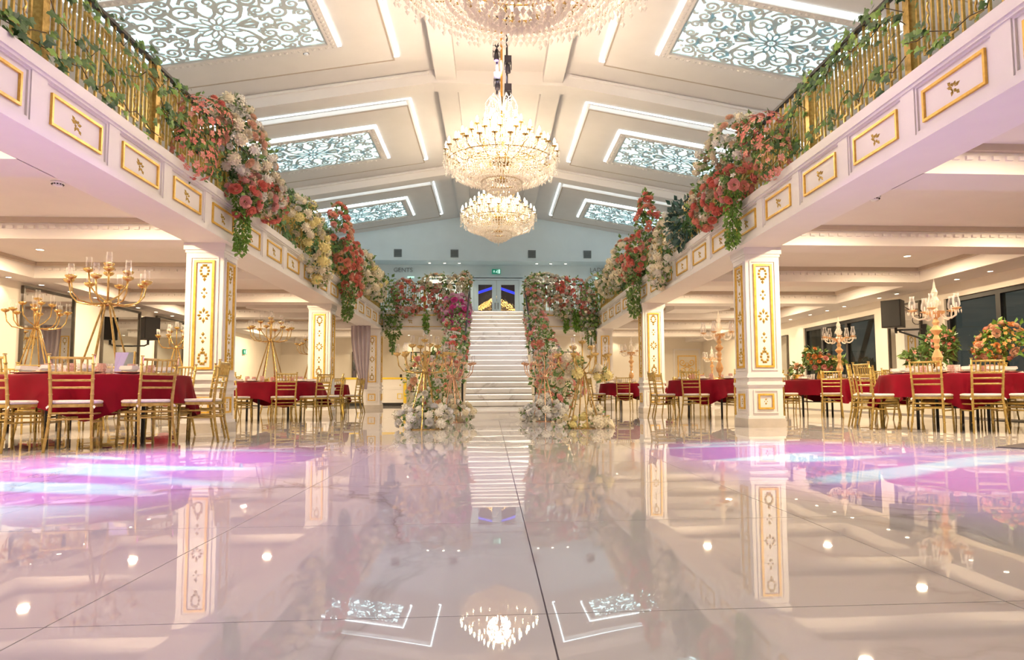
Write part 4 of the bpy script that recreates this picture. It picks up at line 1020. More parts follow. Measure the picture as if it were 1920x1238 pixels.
def chand_parts():
    d = {}
    for ti, (rr, z, n) in enumerate(TIERS):
        b = MB(); q = random.Random(ti)
        cnt = int(2*PI*rr/.043)
        for k in range(cnt):
            a = 2*PI*k/cnt; L = q.uniform(.16, .34); r2_ = rr*q.uniform(.93, 1.05)
            x, y = r2_*math.cos(a), r2_*math.sin(a)
            strand(b, (x, y, z-.03), (x, y, z-.03-L), int(L/.045)+1, .011, .045)
            b.octa((x, y, z-.06-L), .019, .075)
        for k in range(n):      # garlands between the arms
            a0, a1 = 2*PI*k/n, 2*PI*(k+1)/n
            strand(b, (rr*math.cos(a0), rr*math.sin(a0), z), (rr*math.cos(a1), rr*math.sin(a1), z), 9, .011, .03, .10)
            rn_ = TIERS[ti+1][0] if ti < 3 else .1; zn = TIERS[ti+1][1] if ti < 3 else 1.7
            strand(b, (rr*math.cos(a0), rr*math.sin(a0), z+.0), (rn_*math.cos(a0+.1), rn_*math.sin(a0+.1), zn-.1), 12, .011, .04, .06)
        d['fringe%d' % ti] = b.mesh('crystal_fringe', m_crystal)
    b = MB(); q = random.Random(9)
    for (r0, z0, r1, z1, n, m) in ((.98, .56, .36, .22, 74, 15), (.62, .60, .30, .30, 40, 10), (.36, .22, .16, .02, 30, 6)):
        for k in range(n):
            a = 2*PI*k/n; strand(b, (r0*math.cos(a), r0*math.sin(a), z0), (r1*math.cos(a), r1*math.sin(a), z1), m, .013, .05, .08)
    for rr, z in ((.36, .20), (.30, .16), (.22, .10), (.12, .04), (.84, .42), (.66, .34), (.5, .28)):
        cnt = int(2*PI*rr/.05)
        for k in range(cnt):
            a = 2*PI*k/cnt; b.octa((rr*math.cos(a), rr*math.sin(a), z), .013, .05); b.octa((rr*math.cos(a), rr*math.sin(a), z-.07), .02, .09)
    for k in range(4): b.octa((0, 0, .04-.06*k), .03-.004*k, .08)
    d['basket'] = b.mesh('crystal_basket', m_crystal)
    b = MB()
    b.tube([(.36*math.cos(k*PI/14), .36*math.sin(k*PI/14), .22) for k in range(29)], .016, 6); b.tube([(.98*math.cos(k*PI/24), .98*math.sin(k*PI/24), .58) for k in range(49)], .010, 5)
    b.tube([(.62*math.cos(k*PI/20), .62*math.sin(k*PI/20), .62) for k in range(41)], .009, 5)
    d['rings'] = b.mesh('gold_rings', m_brass)
    b = MB(); b.lathe([(0, .2), (.10, .22), (.14, .25), (.05, .29), (.03, .36), (.03, .60), (.12, .66), (.13, .70), (.04, .74), (.03, .9), (.06, 1.0), (.03, 1.1), (.03, 1.3), (.05, 1.4), (.025, 1.5), (.02, 1.95), (0, 1.95)], 12, caps=False)
    d['column'] = b.mesh('column', m_brass, True)
    b = MB()
    for k in range(10):
        a = k*PI/5; c, s = math.cos(a), math.sin(a)
        b.tube([(0, 0, 1.62), (.08*c, .08*s, 1.85), (.2*c, .2*s, 1.95), (.29*c, .29*s, 1.80)], [.012, .01, .008, .005], 5)
        strand(b, (.29*c, .29*s, 1.8), (.29*c, .29*s, 1.6), 4, .011, .05)
        strand(b, (.2*c, .2*s, 1.94), (.12*c, .12*s, 1.5), 8, .011, .05)
    d['crown'] = b.mesh('crystal_crown', m_crystal)
    return d
CP = chand_parts()
for k, (x, y, z, s) in enumerate(CH):
    nm = ('nearest crystal chandelier, cut by the top of the picture', 'middle crystal chandelier, largest one seen whole', 'far crystal chandelier, partly behind the middle one')[k]
    r = thing('chandelier', nm, 'chandelier', (x, y, z), .13*k, 'crystal chandeliers'); r.scale = (s, s, 1.0+.0*s)
    link('column', CP['column'], r); link('gold_rings', CP['rings'], r)
    for ti in range(4): tag(link('crystal_fringe', CP['fringe%d' % ti], r), kind='stuff')
    tag(link('crystal_basket', CP['basket'], r), kind='stuff'); link('crystal_crown', CP['crown'], r)
    for ti, (rr, zz, n) in enumerate(TIERS):
        for j in range(n):
            q = 2*PI*j/n
            a = link('arm', arm_m[ti], r, rot=(0, 0, q)); link('drip_tray', cupc, a, loc=(rr, 0, zz)); link('candle_bulb', bulb_me, a, loc=(rr, 0, zz))
    MB().tube([(0, 0, 1.9), (0, 0, 8.25-z)], .02, 8).build('drop_rod', mat('gold_rod', (.75, .36, .06), .35, metal=.5, var=.1), r)
    MB().lathe([(0, 8.18-z), (.14, 8.18-z), (.10, 8.25-z), (0, 8.25-z)], 14, caps=False).build('ceiling_rose', m_brass, r)
# moving heads clamped beside the middle chandelier rod
for k, (dx, z, w) in enumerate(((-.10, 7.45, 'upper left'), (.13, 7.20, 'upper right'), (-.08, 6.85, 'lower left'), (.13, 6.62, 'lower right'))):
    h = thing('moving_head_light', 'dark moving head stage light clamped beside the middle chandelier rod, %s' % w, 'stage light', (HC+dx, 13.26, z-.18), 0, 'moving head lights')
    MB().box(-.07, -.05, .10, .07, .07, .24).build('base_box', m_gear, h)
    b = MB(); b.box(-.075, -.03, -.03, -.06, .03, .12); b.box(.06, -.03, -.03, .075, .03, .12); b.build('yoke', m_gear, h)
    MB().lathe([(0, -.10), (.05, -.10), (.055, -.02), (.04, .06), (0, .07)], 12, caps=False).build('head', m_gear, h, True)
    MB().lathe([(0, -.103), (.042, -.103), (.042, -.1), (0, -.1)], 12, caps=False).build('lens', m_purple if k < 1 else m_gear, h)
o = MB().box(HC-.02-.09, 13.30, 6.5, HC-.02-.05, 13.34, 8.24).box(HC+.09, 13.30, 6.5, HC+.13, 13.34, 8.24).build('lighting_pole', m_gear); tag(o, 'pair of dark poles that carry the stage lights by the middle chandelier', 'pole')

# ------------------------------------------------------------------ flowers
def rose_mesh(name, m):
    b = MB(); q = random.Random(5)
    for (n, r0, h0, r1, h1, wd) in ((3, .10, .25, .20, .85, .30), (5, .18, .10, .46, .80, .36), (6, .22, -.02, .78, .58, .46), (7, .22, -.12, .98, .25, .50)):
        for k in range(n):
            a = 2*PI*(k+q.random()*.4)/n; c, s = math.cos(a), math.sin(a)
            def P(rad, lat, z): return (rad*c-lat*s, rad*s+lat*c, z)
            rm = (r0+r1)/2*1.12
            b.add([P(r0, 0, h0), P(rm, wd, (h0+h1)/2), P(r1, wd*.62, h1), P(r1*1.08, 0, h1*.94+.04), P(r1, -wd*.62, h1), P(rm, -wd, (h0+h1)/2), P(rm*1.1, 0, (h0+h1)/2-.04)],
                  [(0, 6, 1), (1, 6, 2), (2, 6, 3), (3, 6, 4), (4, 6, 5), (5, 6, 0)])
    return b.mesh(name, m)
def pompom_mesh(name, m):
    b = MB(); b.ball((0, 0, .15), .78, 9, 6); q = random.Random(3)
    b.v = [tuple(Vector(v)*q.uniform(.84, 1.12)) for v in b.v]
    for k in range(34):
        z = 1-2*(k+.5)/44; rr = math.sqrt(1-z*z); a = k*2.4
        d = Vector((rr*math.cos(a), rr*math.sin(a), z)); t = d.cross(Vector((0, 0, 1)))
        t = t.normalized() if t.length > .01 else Vector((1, 0, 0)); u = d.cross(t)
        c = d*.78+Vector((0, 0, .15)); b.add([c-t*.17, c+t*.17, c+t*.12+d*.24+u*.06, c-t*.12+d*.24+u*.06], [(0, 1, 2, 3)])
    return b.mesh(name, m)
def small_mesh(name, m):
    b = MB()
    for k in range(5):
        a = k*2*PI/5; c, s = math.cos(a), math.sin(a)
        b.add([(0, 0, .1), (.6*c-.35*s, .6*s+.35*c, .3), (1.0*c, 1.0*s, .22), (.6*c+.35*s, .6*s-.35*c, .3)], [(0, 1, 2, 3)])
    b.octa((0, 0, .2), .18, .2); return b.mesh(name, m)
FM = {}
def flower_mesh(kind, c):
    if (kind, c) not in FM: FM[kind, c] = dict(rose=rose_mesh, pompom_flower=pompom_mesh, blossom=small_mesh)[kind](kind, FC[c])
    return FM[kind, c]
def leaf_quad(b, p, d, up, L, w):
    s = d.cross(up); s = s.normalized() if s.length > .01 else Vector((1, 0, 0)); n = s.cross(d)
    m1 = p+d*L*.45+n*L*.06
    b.v += [tuple(p), tuple(m1+s*w-n*w*.35), tuple(p+d*L), tuple(m1-s*w-n*w*.35), tuple(m1)]
    o = len(b.v)-5; b.f += [(o, o+1, o+4), (o+1, o+2, o+4), (o+2, o+3, o+4), (o+3, o, o+4)]
def rdir(q):
    while True:
        v = Vector((q.uniform(-1, 1), q.uniform(-1, 1), q.uniform(-1, 1)))
        if .05 < v.length < 1: return v.normalized()
def inside(p, blobs, k, s=.86):
    for i, bl in enumerate(blobs):
        if i != k and ((p[0]-bl[0])/bl[3])**2+((p[1]-bl[1])/bl[4])**2+((p[2]-bl[2])/bl[5])**2 < s: return True
    return False
def cluster(name, label, cat, blobs, flowers, leaves, seed, leafm=None, face=None, leaf=.075, sprays=0, spray='white', group=None, origin=None, zmin=None):
    """blobs: ellipsoids (x,y,z,rx,ry,rz); flowers: (kind, colour, n, radius, blob indices)"""
    q = random.Random(seed); og = Vector(origin if origin else (blobs[0][0], blobs[0][1], min(b_[2]-b_[5] for b_ in blobs)))
    r = thing(name, label, cat, og, 0, group); placed = []
    for (kind, c, n, rad, idx) in flowers:
        me = flower_mesh(kind, c); t = 0; k = 0
        while k < n and t < n*14:
            t += 1; bi = q.choice(idx) if idx else q.randrange(len(blobs)); B = blobs[bi]
            d = rdir(q)
            if face is not None and d.dot(face) < -.25 and q.random() < .85: continue
            p = Vector((B[0]+d.x*B[3], B[1]+d.y*B[4], B[2]+d.z*B[5]))
            if zmin is not None and p.z < zmin: continue
            if inside(p, blobs, bi): continue
            rr = rad*q.uniform(.75, 1.2)
            if any((p-a).length < (rr+s)*.72 for a, s in placed): continue
            placed.append((p, rr)); k += 1
            nd = Vector((d.x/B[3], d.y/B[4], d.z/B[5])).normalized()+Vector((0, 0, .25)); nd.normalize()
            link(kind, me, r, loc=p-og, quat=nd.to_track_quat('Z', 'Y'), scale=rr)
    b = MB()
    for i in range(int(leaves*.66)):
        bi = q.randrange(len(blobs)); B = blobs[bi]; d = rdir(q)
        if face is not None and d.dot(face) < -.5: continue
        f = q.uniform(.55, 1.06) if q.random() < .88 else q.uniform(1.05, 1.25)
        p = Vector((B[0]+d.x*B[3]*f, B[1]+d.y*B[4]*f, B[2]+d.z*B[5]*f))
        if zmin is not None and p.z < zmin: continue
        dd = (d+rdir(q)*.9+Vector((0, 0, -.15))).normalized(); L = leaf*q.uniform(.6, 1.4)
        leaf_quad(b, p-og, dd, rdir(q), L, L*q.uniform(.22, .38))
    tag(b.build('foliage', leafm or m_leaf, r), kind='stuff')
    if sprays:
        b = MB()
        for i in range(int(sprays*1.8)):
            B = blobs[q.randrange(len(blobs))]; d = rdir(q)
            p = Vector((B[0]+d.x*B[3], B[1]+d.y*B[4], B[2]+d.z*B[5]))*1.0
            for j in range(7):
                e = p+rdir(q)*.07-og; rr = q.uniform(.014, .024); b.octa(e, rr, rr*1.8)
        tag(b.build('tiny_blossoms', FC[spray], r), kind='stuff')
    return r
def trail(name, label, path, wd, n, seed, cat='garland', m=None, leaf=.06, blossoms=0, col='cream'):
    """hanging leafy trail along a polyline"""
    q = random.Random(seed); og = Vector(path[0]); P = [Vector(p) for p in path]
    r = thing(name, label, cat, og)
    MB().tube([p-og for p in P], .006, 5).build('stem', m_stem, r)
    b = MB(); fl_ = []
    for i in range(n):
        t = q.random()*(len(P)-1); k = int(t); p = P[k].lerp(P[min(k+1, len(P)-1)], t-k)
        w = wd*(1-.45*t/(len(P)-1)); v = rdir(q); p = p+Vector((v.x*w*.7, v.y*w, v.z*w*.6))
        d = (Vector((v.x*.5, v.y*.6, -.8))+rdir(q)*.6).normalized(); L = leaf*q.uniform(.6, 1.35)
        leaf_quad(b, p-og, d, rdir(q), L, L*.34)
        if blossoms and i % max(1, n//blossoms) == 0: fl_.append(p-og)
    tag(b.build('foliage', m or m_leaf2, r), kind='stuff')
    for p in fl_: link('blossom', flower_mesh('blossom', col), r, loc=p, quat=rdir(q).to_track_quat('Z', 'Y'), scale=q.uniform(.03, .045))
    return r

XH = Vector((1, -.5, 0)); XH2 = Vector((-1, -.5, 0))
# --- left balcony
x = -3.70
cluster('flower_cascade', 'coral spikes and leaves at the camera end of the left balcony flowers', 'flowers', [(x, 8.75, 3.95, .28, .42, .36), (x, 8.6, 3.55, .22, .42, .3), (x-.02, 9.1, 4.2, .25, .3, .25)],
        [('blossom', 'salmon', 60, .055, None), ('blossom', 'coral', 70, .055, None), ('rose', 'coral', 10, .05, None)], 420, 21, face=XH, leaf=.085)
cluster('flower_cascade', 'tall cream and white rose mound on the left balcony above the nearest pillar', 'flowers', [(x+.05, 9.75, 4.15, .38, .48, .42), (x+.05, 10.3, 4.0, .36, .5, .42), (x, 9.8, 4.55, .22, .3, .22), (x+.1, 10.7, 3.7, .34, .5, .34)],
        [('pompom_flower', 'cream', 26, .085, None), ('pompom_flower', 'white', 22, .08, None), ('rose', 'cream', 26, .075, None), ('rose', 'white', 30, .06, None), ('rose', 'peach', 22, .07, [0, 1, 3])], 700, 22, face=XH, leaf=.09, sprays=30)
cluster('flower_cascade', 'pink and coral rose cluster below the cream mound on the left balcony', 'flowers', [(x+.12, 10.4, 3.55, .26, .5, .26), (x+.1, 11.1, 3.62, .26, .42, .28), (x+.12, 9.9, 3.35, .22, .3, .24)],
        [('rose', 'coral', 16, .085, None), ('rose', 'pink', 20, .09, None), ('rose', 'salmon', 14, .07, None), ('blossom', 'cream', 18, .05, None)], 420, 23, face=XH, leaf=.09)
trail('hanging_greenery', 'bright green trail hanging down the left balcony front by the nearest pillar', [(x+.10, 9.85, 3.45), (x+.16, 9.86, 3.1), (x+.15, 9.84, 2.8), (x+.14, 9.8, 2.55)], .16, 520, 24)
cluster('flower_cascade', 'cream rose cluster on the left balcony between first and second pillars', 'flowers', [(x+.05, 13.3, 3.9, .3, .55, .4), (x+.08, 13.9, 3.45, .3, .55, .42), (x+.08, 14.5, 3.1, .2, .45, .28)],
        [('pompom_flower', 'yellow', 10, .12, None), ('pompom_flower', 'cream', 20, .09, None), ('rose', 'cream', 36, .07, None), ('rose', 'white', 26, .055, None)], 620, 25, face=XH, leaf=.09, sprays=30, spray='yellow')
cluster('flower_cascade', 'coral rose cascade on the left balcony above the second pillar', 'flowers', [(x+.05, 16.3, 4.3, .32, .6, .5), (x+.1, 16.9, 3.8, .34, .7, .5), (x+.05, 17.6, 4.0, .3, .6, .5), (x, 16.6, 4.8, .18, .3, .3), (x+.12, 17.4, 3.3, .28, .6, .36)],
        [('rose', 'coral', 46, .10, None), ('rose', 'salmon', 30, .09, None), ('rose', 'peach', 18, .085, None), ('rose', 'pink', 16, .08, None), ('blossom', 'cream', 30, .06, [4, 1])], 900, 26, face=XH, leaf=.11)
trail('hanging_greenery', 'white flecked green trail hanging by the second left pillar', [(x+.12, 16.9, 3.3), (x+.2, 16.9, 2.95), (x+.18, 16.95, 2.65), (x+.15, 16.95, 2.38)], .24, 520, 27, blossoms=22, m=m_leaf, leaf=.08)
cluster('flower_cascade', 'cream pompom cluster on the left balcony beyond the coral cascade', 'flowers', [(x+.05, 19.2, 4.05, .32, .8, .42), (x+.05, 20.4, 3.85, .32, .9, .42), (x+.05, 21.6, 3.9, .32, .8, .4)],
        [('pompom_flower', 'cream', 26, .13, None), ('pompom_flower', 'yellow', 10, .12, None), ('rose', 'white', 40, .09, None), ('rose', 'cream', 26, .09, None)], 900, 28, face=XH, leaf=.13, sprays=30)
cluster('corner_greenery', 'dark green corner drop where the left balcony meets the back', 'greenery', [(-3.5, 22.9, 3.9, .36, .7, .5), (-3.42, 23.4, 3.3, .36, .35, .5), (-3.40, 23.5, 2.75, .26, .26, .4)],
        [('rose', 'white', 22, .07, None), ('blossom', 'cream', 30, .055, None)], 900, 29, leaf=.12)
trail('hanging_greenery', 'long green tail hanging beside the far left pillar', [(-3.38, 23.45, 2.6), (-3.36, 23.4, 2.2), (-3.34, 23.4, 1.9)], .15, 200, 30, m=m_leaf, leaf=.09)
cluster('flower_garland', 'coral and pink rose garland along the back balcony left of the stairs', 'flowers', [(-3.0, 23.55, 4.0, .42, .3, .42), (-2.4, 23.55, 3.85, .5, .3, .48), (-2.9, 23.5, 3.45, .4, .28, .3), (-1.75, 23.55, 3.75, .4, .3, .5)],
        [('rose', 'coral', 34, .085, None), ('rose', 'pink', 40, .085, None), ('rose', 'peach', 26, .075, None), ('rose', 'white', 34, .06, None)], 900, 31, face=Vector((0, -1, 0)), leaf=.11, sprays=30)
cluster('flower_garland', 'white and blush rose garland on the back balcony next to the stair top at left', 'flowers', [(-1.9, 23.5, 4.3, .5, .3, .3), (-1.35, 23.5, 4.1, .45, .3, .45), (-1.1, 23.5, 3.5, .35, .3, .5), (-1.6, 23.48, 3.3, .3, .28, .4), (-.95, 23.5, 4.35, .25, .28, .32)],
        [('rose', 'cream', 46, .085, [0, 1, 4]), ('rose', 'white', 50, .08, None), ('rose', 'pink', 26, .08, [2, 3]), ('rose', 'coral', 14, .08, [2, 3]), ('rose', 'peach', 16, .08, None)], 1000, 32, face=Vector((0, -1, 0)), leaf=.11, sprays=40)
trail('hanging_greenery', 'small green tuft hanging from the back balcony left of the stairs', [(-2.25, 23.45, 3.3), (-2.25, 23.42, 2.9), (-2.22, 23.42, 2.6)], .12, 160, 33, leaf=.1)
# --- stair columns
SL = [(-1.02, 22.6, 3.55, .38, .5, .5), (-1.0, 21.4, 2.85, .36, .7, .5), (-.98, 20.0, 2.3, .34, .8, .5), (-.98, 18.6, 1.75, .36, .8, .5), (-1.0, 17.2, 1.2, .4, .8, .55), (-1.05, 16.0, .85, .42, .7, .55), (-1.05, 14.9, .55, .38, .6, .5), (-1.45, 15.6, .8, .4, .6, .6)]
cluster('flower_column', 'magenta and lilac rose top of the flower column left of the stairs', 'flowers', [(-1.18, 22.85, 3.35, .46, .5, .46), (-1.12, 22.1, 2.95, .40, .45, .42)],
        [('rose', 'magenta', 34, .115, None), ('rose', 'lilac', 44, .10, None), ('rose', 'pink', 8, .08, None)], 420, 34, leaf=.11)
cluster('flower_column', 'coral rose and fern middle of the flower column left of the stairs', 'flowers', [(-1.08, 20.8, 2.45, .36, .6, .45), (-1.0, 19.6, 1.95, .34, .7, .42), (-1.05, 18.4, 1.55, .34, .6, .4)],
        [('rose', 'coral', 22, .11, None), ('rose', 'pink', 16, .09, None), ('rose', 'white', 24, .06, None)], 900, 35, leaf=.12, sprays=40)
cluster('flower_column', 'blush and cream rose foot of the flower column left of the stairs', 'flowers', [(-1.05, 17.0, 1.15, .36, .7, .5), (-1.2, 16.0, .85, .42, .6, .55), (-1.1, 15.0, .5, .38, .55, .46), (-1.6, 15.6, .8, .34, .5, .55), (-.98, 14.3, .3, .22, .35, .28)],
        [('rose', 'peach', 34, .085, None), ('rose', 'pink', 26, .085, None), ('rose', 'coral', 12, .08, None), ('rose', 'cream', 46, .075, None), ('rose', 'white', 44, .07, None), ('blossom', 'yellow', 20, .05, [2, 4])], 1300, 36, leaf=.11, sprays=50, zmin=.04)
cluster('flower_column', 'pink rose and white blossom top of the flower column right of the stairs', 'flowers', [(1.45, 22.9, 3.5, .34, .4, .5), (1.42, 22.0, 2.85, .34, .5, .45), (1.38, 23.3, 4.1, .3, .3, .4)],
        [('rose', 'pink', 40, .085, [0, 1]), ('rose', 'peach', 24, .08, None), ('rose', 'white', 40, .075, None)], 620, 37, leaf=.11, sprays=30)
cluster('flower_column', 'salmon rose and green fern middle of the flower column right of the stairs', 'flowers', [(1.40, 20.6, 2.4, .34, .6, .45), (1.42, 19.4, 1.95, .36, .7, .45), (1.5, 18.3, 1.55, .36, .6, .4)],
        [('rose', 'salmon', 22, .11, None), ('rose', 'pink', 22, .10, None), ('blossom', 'white', 26, .05, None)], 1000, 38, leaf=.12, sprays=20)
cluster('flower_column', 'pink and white rose foot of the flower column right of the stairs', 'flowers', [(1.38, 17.0, 1.15, .38, .7, .5), (1.45, 16.0, .85, .42, .6, .55), (1.40, 15.0, .55, .38, .55, .5), (1.8, 15.6, .85, .34, .5, .55), (1.2, 14.3, .3, .24, .35, .28)],
        [('rose', 'pink', 42, .095, None), ('rose', 'salmon', 20, .09, None), ('rose', 'peach', 26, .085, None), ('rose', 'white', 50, .07, None), ('blossom', 'cream', 30, .05, [2, 4])], 1300, 39, leaf=.11, sprays=60, zmin=.04)
for (xx, yy, w, sd, c1) in ((-1.0, 10.35, 'the gold candelabra left of the stairs', 40, 'snow'), (-.72, 12.6, 'the rear candelabra left of the stairs', 41, 'cream'), (1.36, 10.2, 'the gold candelabra right of the stairs', 42, 'yellow'), (.98, 12.7, 'the rear candelabra right of the stairs', 43, 'snow')):
    near = yy < 11
    if xx > 0 and near:
        bl = [(xx-.33, yy-.1, .09, .12, .12, .08), (xx-.06, yy-.14, .09, .11, .1, .08), (xx+.2, yy-.05, .14, .2, .14, .13)]
        fl_ = [('pompom_flower', 'yellow', 5, .075, [0, 1]), ('pompom_flower', 'cream', 7, .09, [2]), ('rose', 'cream', 6, .06, None)]
    else:
        bl = [(xx-.18, yy, .15, .24, .22, .16), (xx+.14, yy-.02, .17, .26, .22, .18), (xx-.02, yy+.06, .3, .14, .14, .18)]
        fl_ = [('pompom_flower', 'white', 14, .075, None), ('rose', c1, 26, .06, None), ('pompom_flower', c1, 12, .065, None), ('rose', 'white', 16, .05, None)]
    cluster('floor_flowers', 'white flowers round the foot of '+w, 'flowers', bl, fl_, 200 if not (xx > 0 and near) else 70, sd, leaf=.07, zmin=.03)
cluster('flower_spray', 'cream flower spray tied to the arms of the gold candelabra right of the stairs', 'flowers', [(1.22, 10.12, .92, .14, .12, .16), (1.02, 10.2, .72, .1, .1, .16), (1.62, 10.12, .82, .12, .1, .07)], [('pompom_flower', 'yellow', 5, .08, [0, 2]), ('pompom_flower', 'cream', 5, .085, [0, 2]), ('rose', 'cream', 10, .06, None)], 130, 44, leaf=.075)
cluster('flower_spray', 'green and white flower garland climbing the legs of the gold candelabra left of the stairs', 'flowers', [(-1.0, 10.25, .45, .08, .08, .2), (-.82, 10.3, .62, .07, .07, .14)], [('rose', 'white', 10, .045, None)], 120, 45, leaf=.06)

# --- right balcony
x = 3.66
cluster('flower_cascade', 'coral spikes at the camera end of the right balcony flowers', 'flowers', [(x, 8.75, 3.9, .28, .42, .36), (x, 8.45, 3.55, .2, .35, .26), (x, 9.1, 4.15, .22, .25, .22)],
        [('blossom', 'salmon', 60, .055, None), ('blossom', 'coral', 60, .055, None), ('rose', 'salmon', 10, .055, None)], 460, 50, face=XH2, leaf=.085)
cluster('flower_cascade', 'white and peach rose mound on the right balcony above the nearest pillar', 'flowers', [(x-.05, 9.75, 4.25, .34, .42, .36), (x-.05, 10.4, 4.1, .34, .46, .42), (x-.05, 10.9, 3.7, .3, .4, .32)],
        [('pompom_flower', 'cream', 24, .08, None), ('pompom_flower', 'white', 18, .075, None), ('rose', 'cream', 22, .07, None), ('rose', 'peach', 20, .065, None)], 520, 51, face=XH2, leaf=.085, sprays=20)
cluster('flower_cascade', 'coral rose cluster below the white mound on the right balcony', 'flowers', [(x-.1, 10.2, 3.6, .26, .46, .28), (x-.1, 10.8, 3.5, .24, .4, .28), (x-.1, 9.6, 3.55, .24, .35, .26)],
        [('rose', 'coral', 26, .08, None), ('rose', 'salmon', 16, .085, None), ('rose', 'pink', 12, .075, None), ('blossom', 'white', 16, .045, None)], 460, 52, face=XH2, leaf=.09)
trail('hanging_greenery', 'bright green trail hanging down the right balcony front by the nearest pillar', [(x-.08, 9.65, 3.6), (x-.13, 9.66, 3.25), (x-.12, 9.7, 2.95), (x-.12, 9.72, 2.68)], .19, 560, 53)
cluster('flower_cascade', 'cream rose cluster on the right balcony between first and second pillars', 'flowers', [(x-.05, 13.3, 3.75, .28, .5, .36), (x-.08, 13.9, 3.35, .28, .5, .4), (x-.08, 14.3, 3.0, .18, .3, .24)],
        [('pompom_flower', 'cream', 20, .085, None), ('pompom_flower', 'white', 14, .085, None), ('rose', 'cream', 30, .07, None), ('rose', 'white', 24, .055, None)], 520, 54, face=XH2, leaf=.09, sprays=20)
cluster('leafy_clump', 'dark blue green leaf clump on the right balcony beside the cream roses', 'greenery', [(x, 12.6, 3.75, .3, .45, .42)], [('blossom', 'white', 6, .04, None)], 520, 55, leafm=m_blueleaf, face=XH2, leaf=.13)
cluster('flower_cascade', 'coral rose cascade on the right balcony above the second pillar', 'flowers', [(x-.05, 15.4, 4.35, .28, .45, .45), (x-.08, 16.0, 3.9, .32, .6, .45), (x-.05, 15.5, 4.85, .14, .2, .3), (x-.1, 16.9, 3.7, .3, .6, .4)],
        [('rose', 'coral', 40, .09, None), ('rose', 'salmon', 26, .085, None), ('rose', 'pink', 20, .08, None), ('rose', 'cream', 20, .08, [3])], 800, 56, face=XH2, leaf=.11)
cluster('flower_cascade', 'cream and white rose cluster on the right balcony beyond the coral cascade', 'flowers', [(x-.05, 18.0, 4.15, .32, .8, .45), (x-.05, 19.3, 3.95, .32, .8, .42), (x-.05, 20.6, 3.85, .32, .8, .4)],
        [('pompom_flower', 'cream', 28, .12, None), ('rose', 'cream', 36, .095, None), ('rose', 'white', 36, .085, None), ('rose', 'salmon', 14, .085, [0])], 900, 57, face=XH2, leaf=.12, sprays=30)
trail('hanging_greenery', 'white flecked green trail hanging by the second right pillar', [(x-.1, 16.5, 3.5), (x-.18, 16.5, 3.1), (x-.16, 16.55, 2.75), (x-.14, 16.55, 2.42)], .26, 560, 58, blossoms=30, m=m_leaf, leaf=.08)
cluster('corner_greenery', 'dark green corner drop where the right balcony meets the back', 'greenery', [(3.45, 22.6, 3.9, .36, .8, .5), (3.40, 23.4, 3.35, .36, .35, .5), (3.42, 23.5, 2.75, .26, .26, .4)],
        [('rose', 'white', 22, .075, None), ('blossom', 'cream', 30, .055, None), ('rose', 'cream', 10, .09, [0])], 900, 59, leaf=.12)
trail('hanging_greenery', 'loose dark ivy tail hanging beside the far right pillar', [(3.45, 23.45, 2.6), (3.44, 23.4, 2.3), (3.42, 23.4, 2.05)], .2, 170, 60, m=m_leaf, leaf=.09)
cluster('flower_garland', 'pink and white rose garland along the back balcony right of the stairs', 'flowers', [(2.3, 23.55, 4.2, .5, .3, .38), (2.9, 23.55, 4.0, .5, .3, .45), (2.4, 23.5, 3.7, .45, .28, .3), (3.3, 23.5, 3.6, .35, .3, .45)],
        [('rose', 'pink', 46, .085, None), ('rose', 'coral', 26, .08, None), ('rose', 'white', 44, .075, None), ('rose', 'peach', 22, .075, None)], 900, 61, face=Vector((0, -1, 0)), leaf=.11, sprays=30)
cluster('flower_garland', 'white rose garland on the back balcony next to the stair top at right', 'flowers', [(1.55, 23.5, 4.25, .36, .3, .36), (1.9, 23.5, 4.3, .4, .3, .34), (1.5, 23.5, 3.7, .3, .3, .4), (2.5, 23.45, 3.3, .3, .26, .26)],
        [('rose', 'white', 70, .08, None), ('rose', 'cream', 30, .085, None), ('rose', 'pink', 16, .075, None)], 900, 62, face=Vector((0, -1, 0)), leaf=.11, sprays=40)
for k, xx in enumerate((2.55, 2.9)):
    trail('hanging_greenery', 'fern tuft hanging from the back balcony right of the stairs, %s' % ('nearer the stairs', 'farther from the stairs')[k], [(xx, 23.45, 3.4), (xx+.02, 23.42, 3.0), (xx+.03, 23.42, 2.66)], .14, 170, 63+k, leaf=.11)

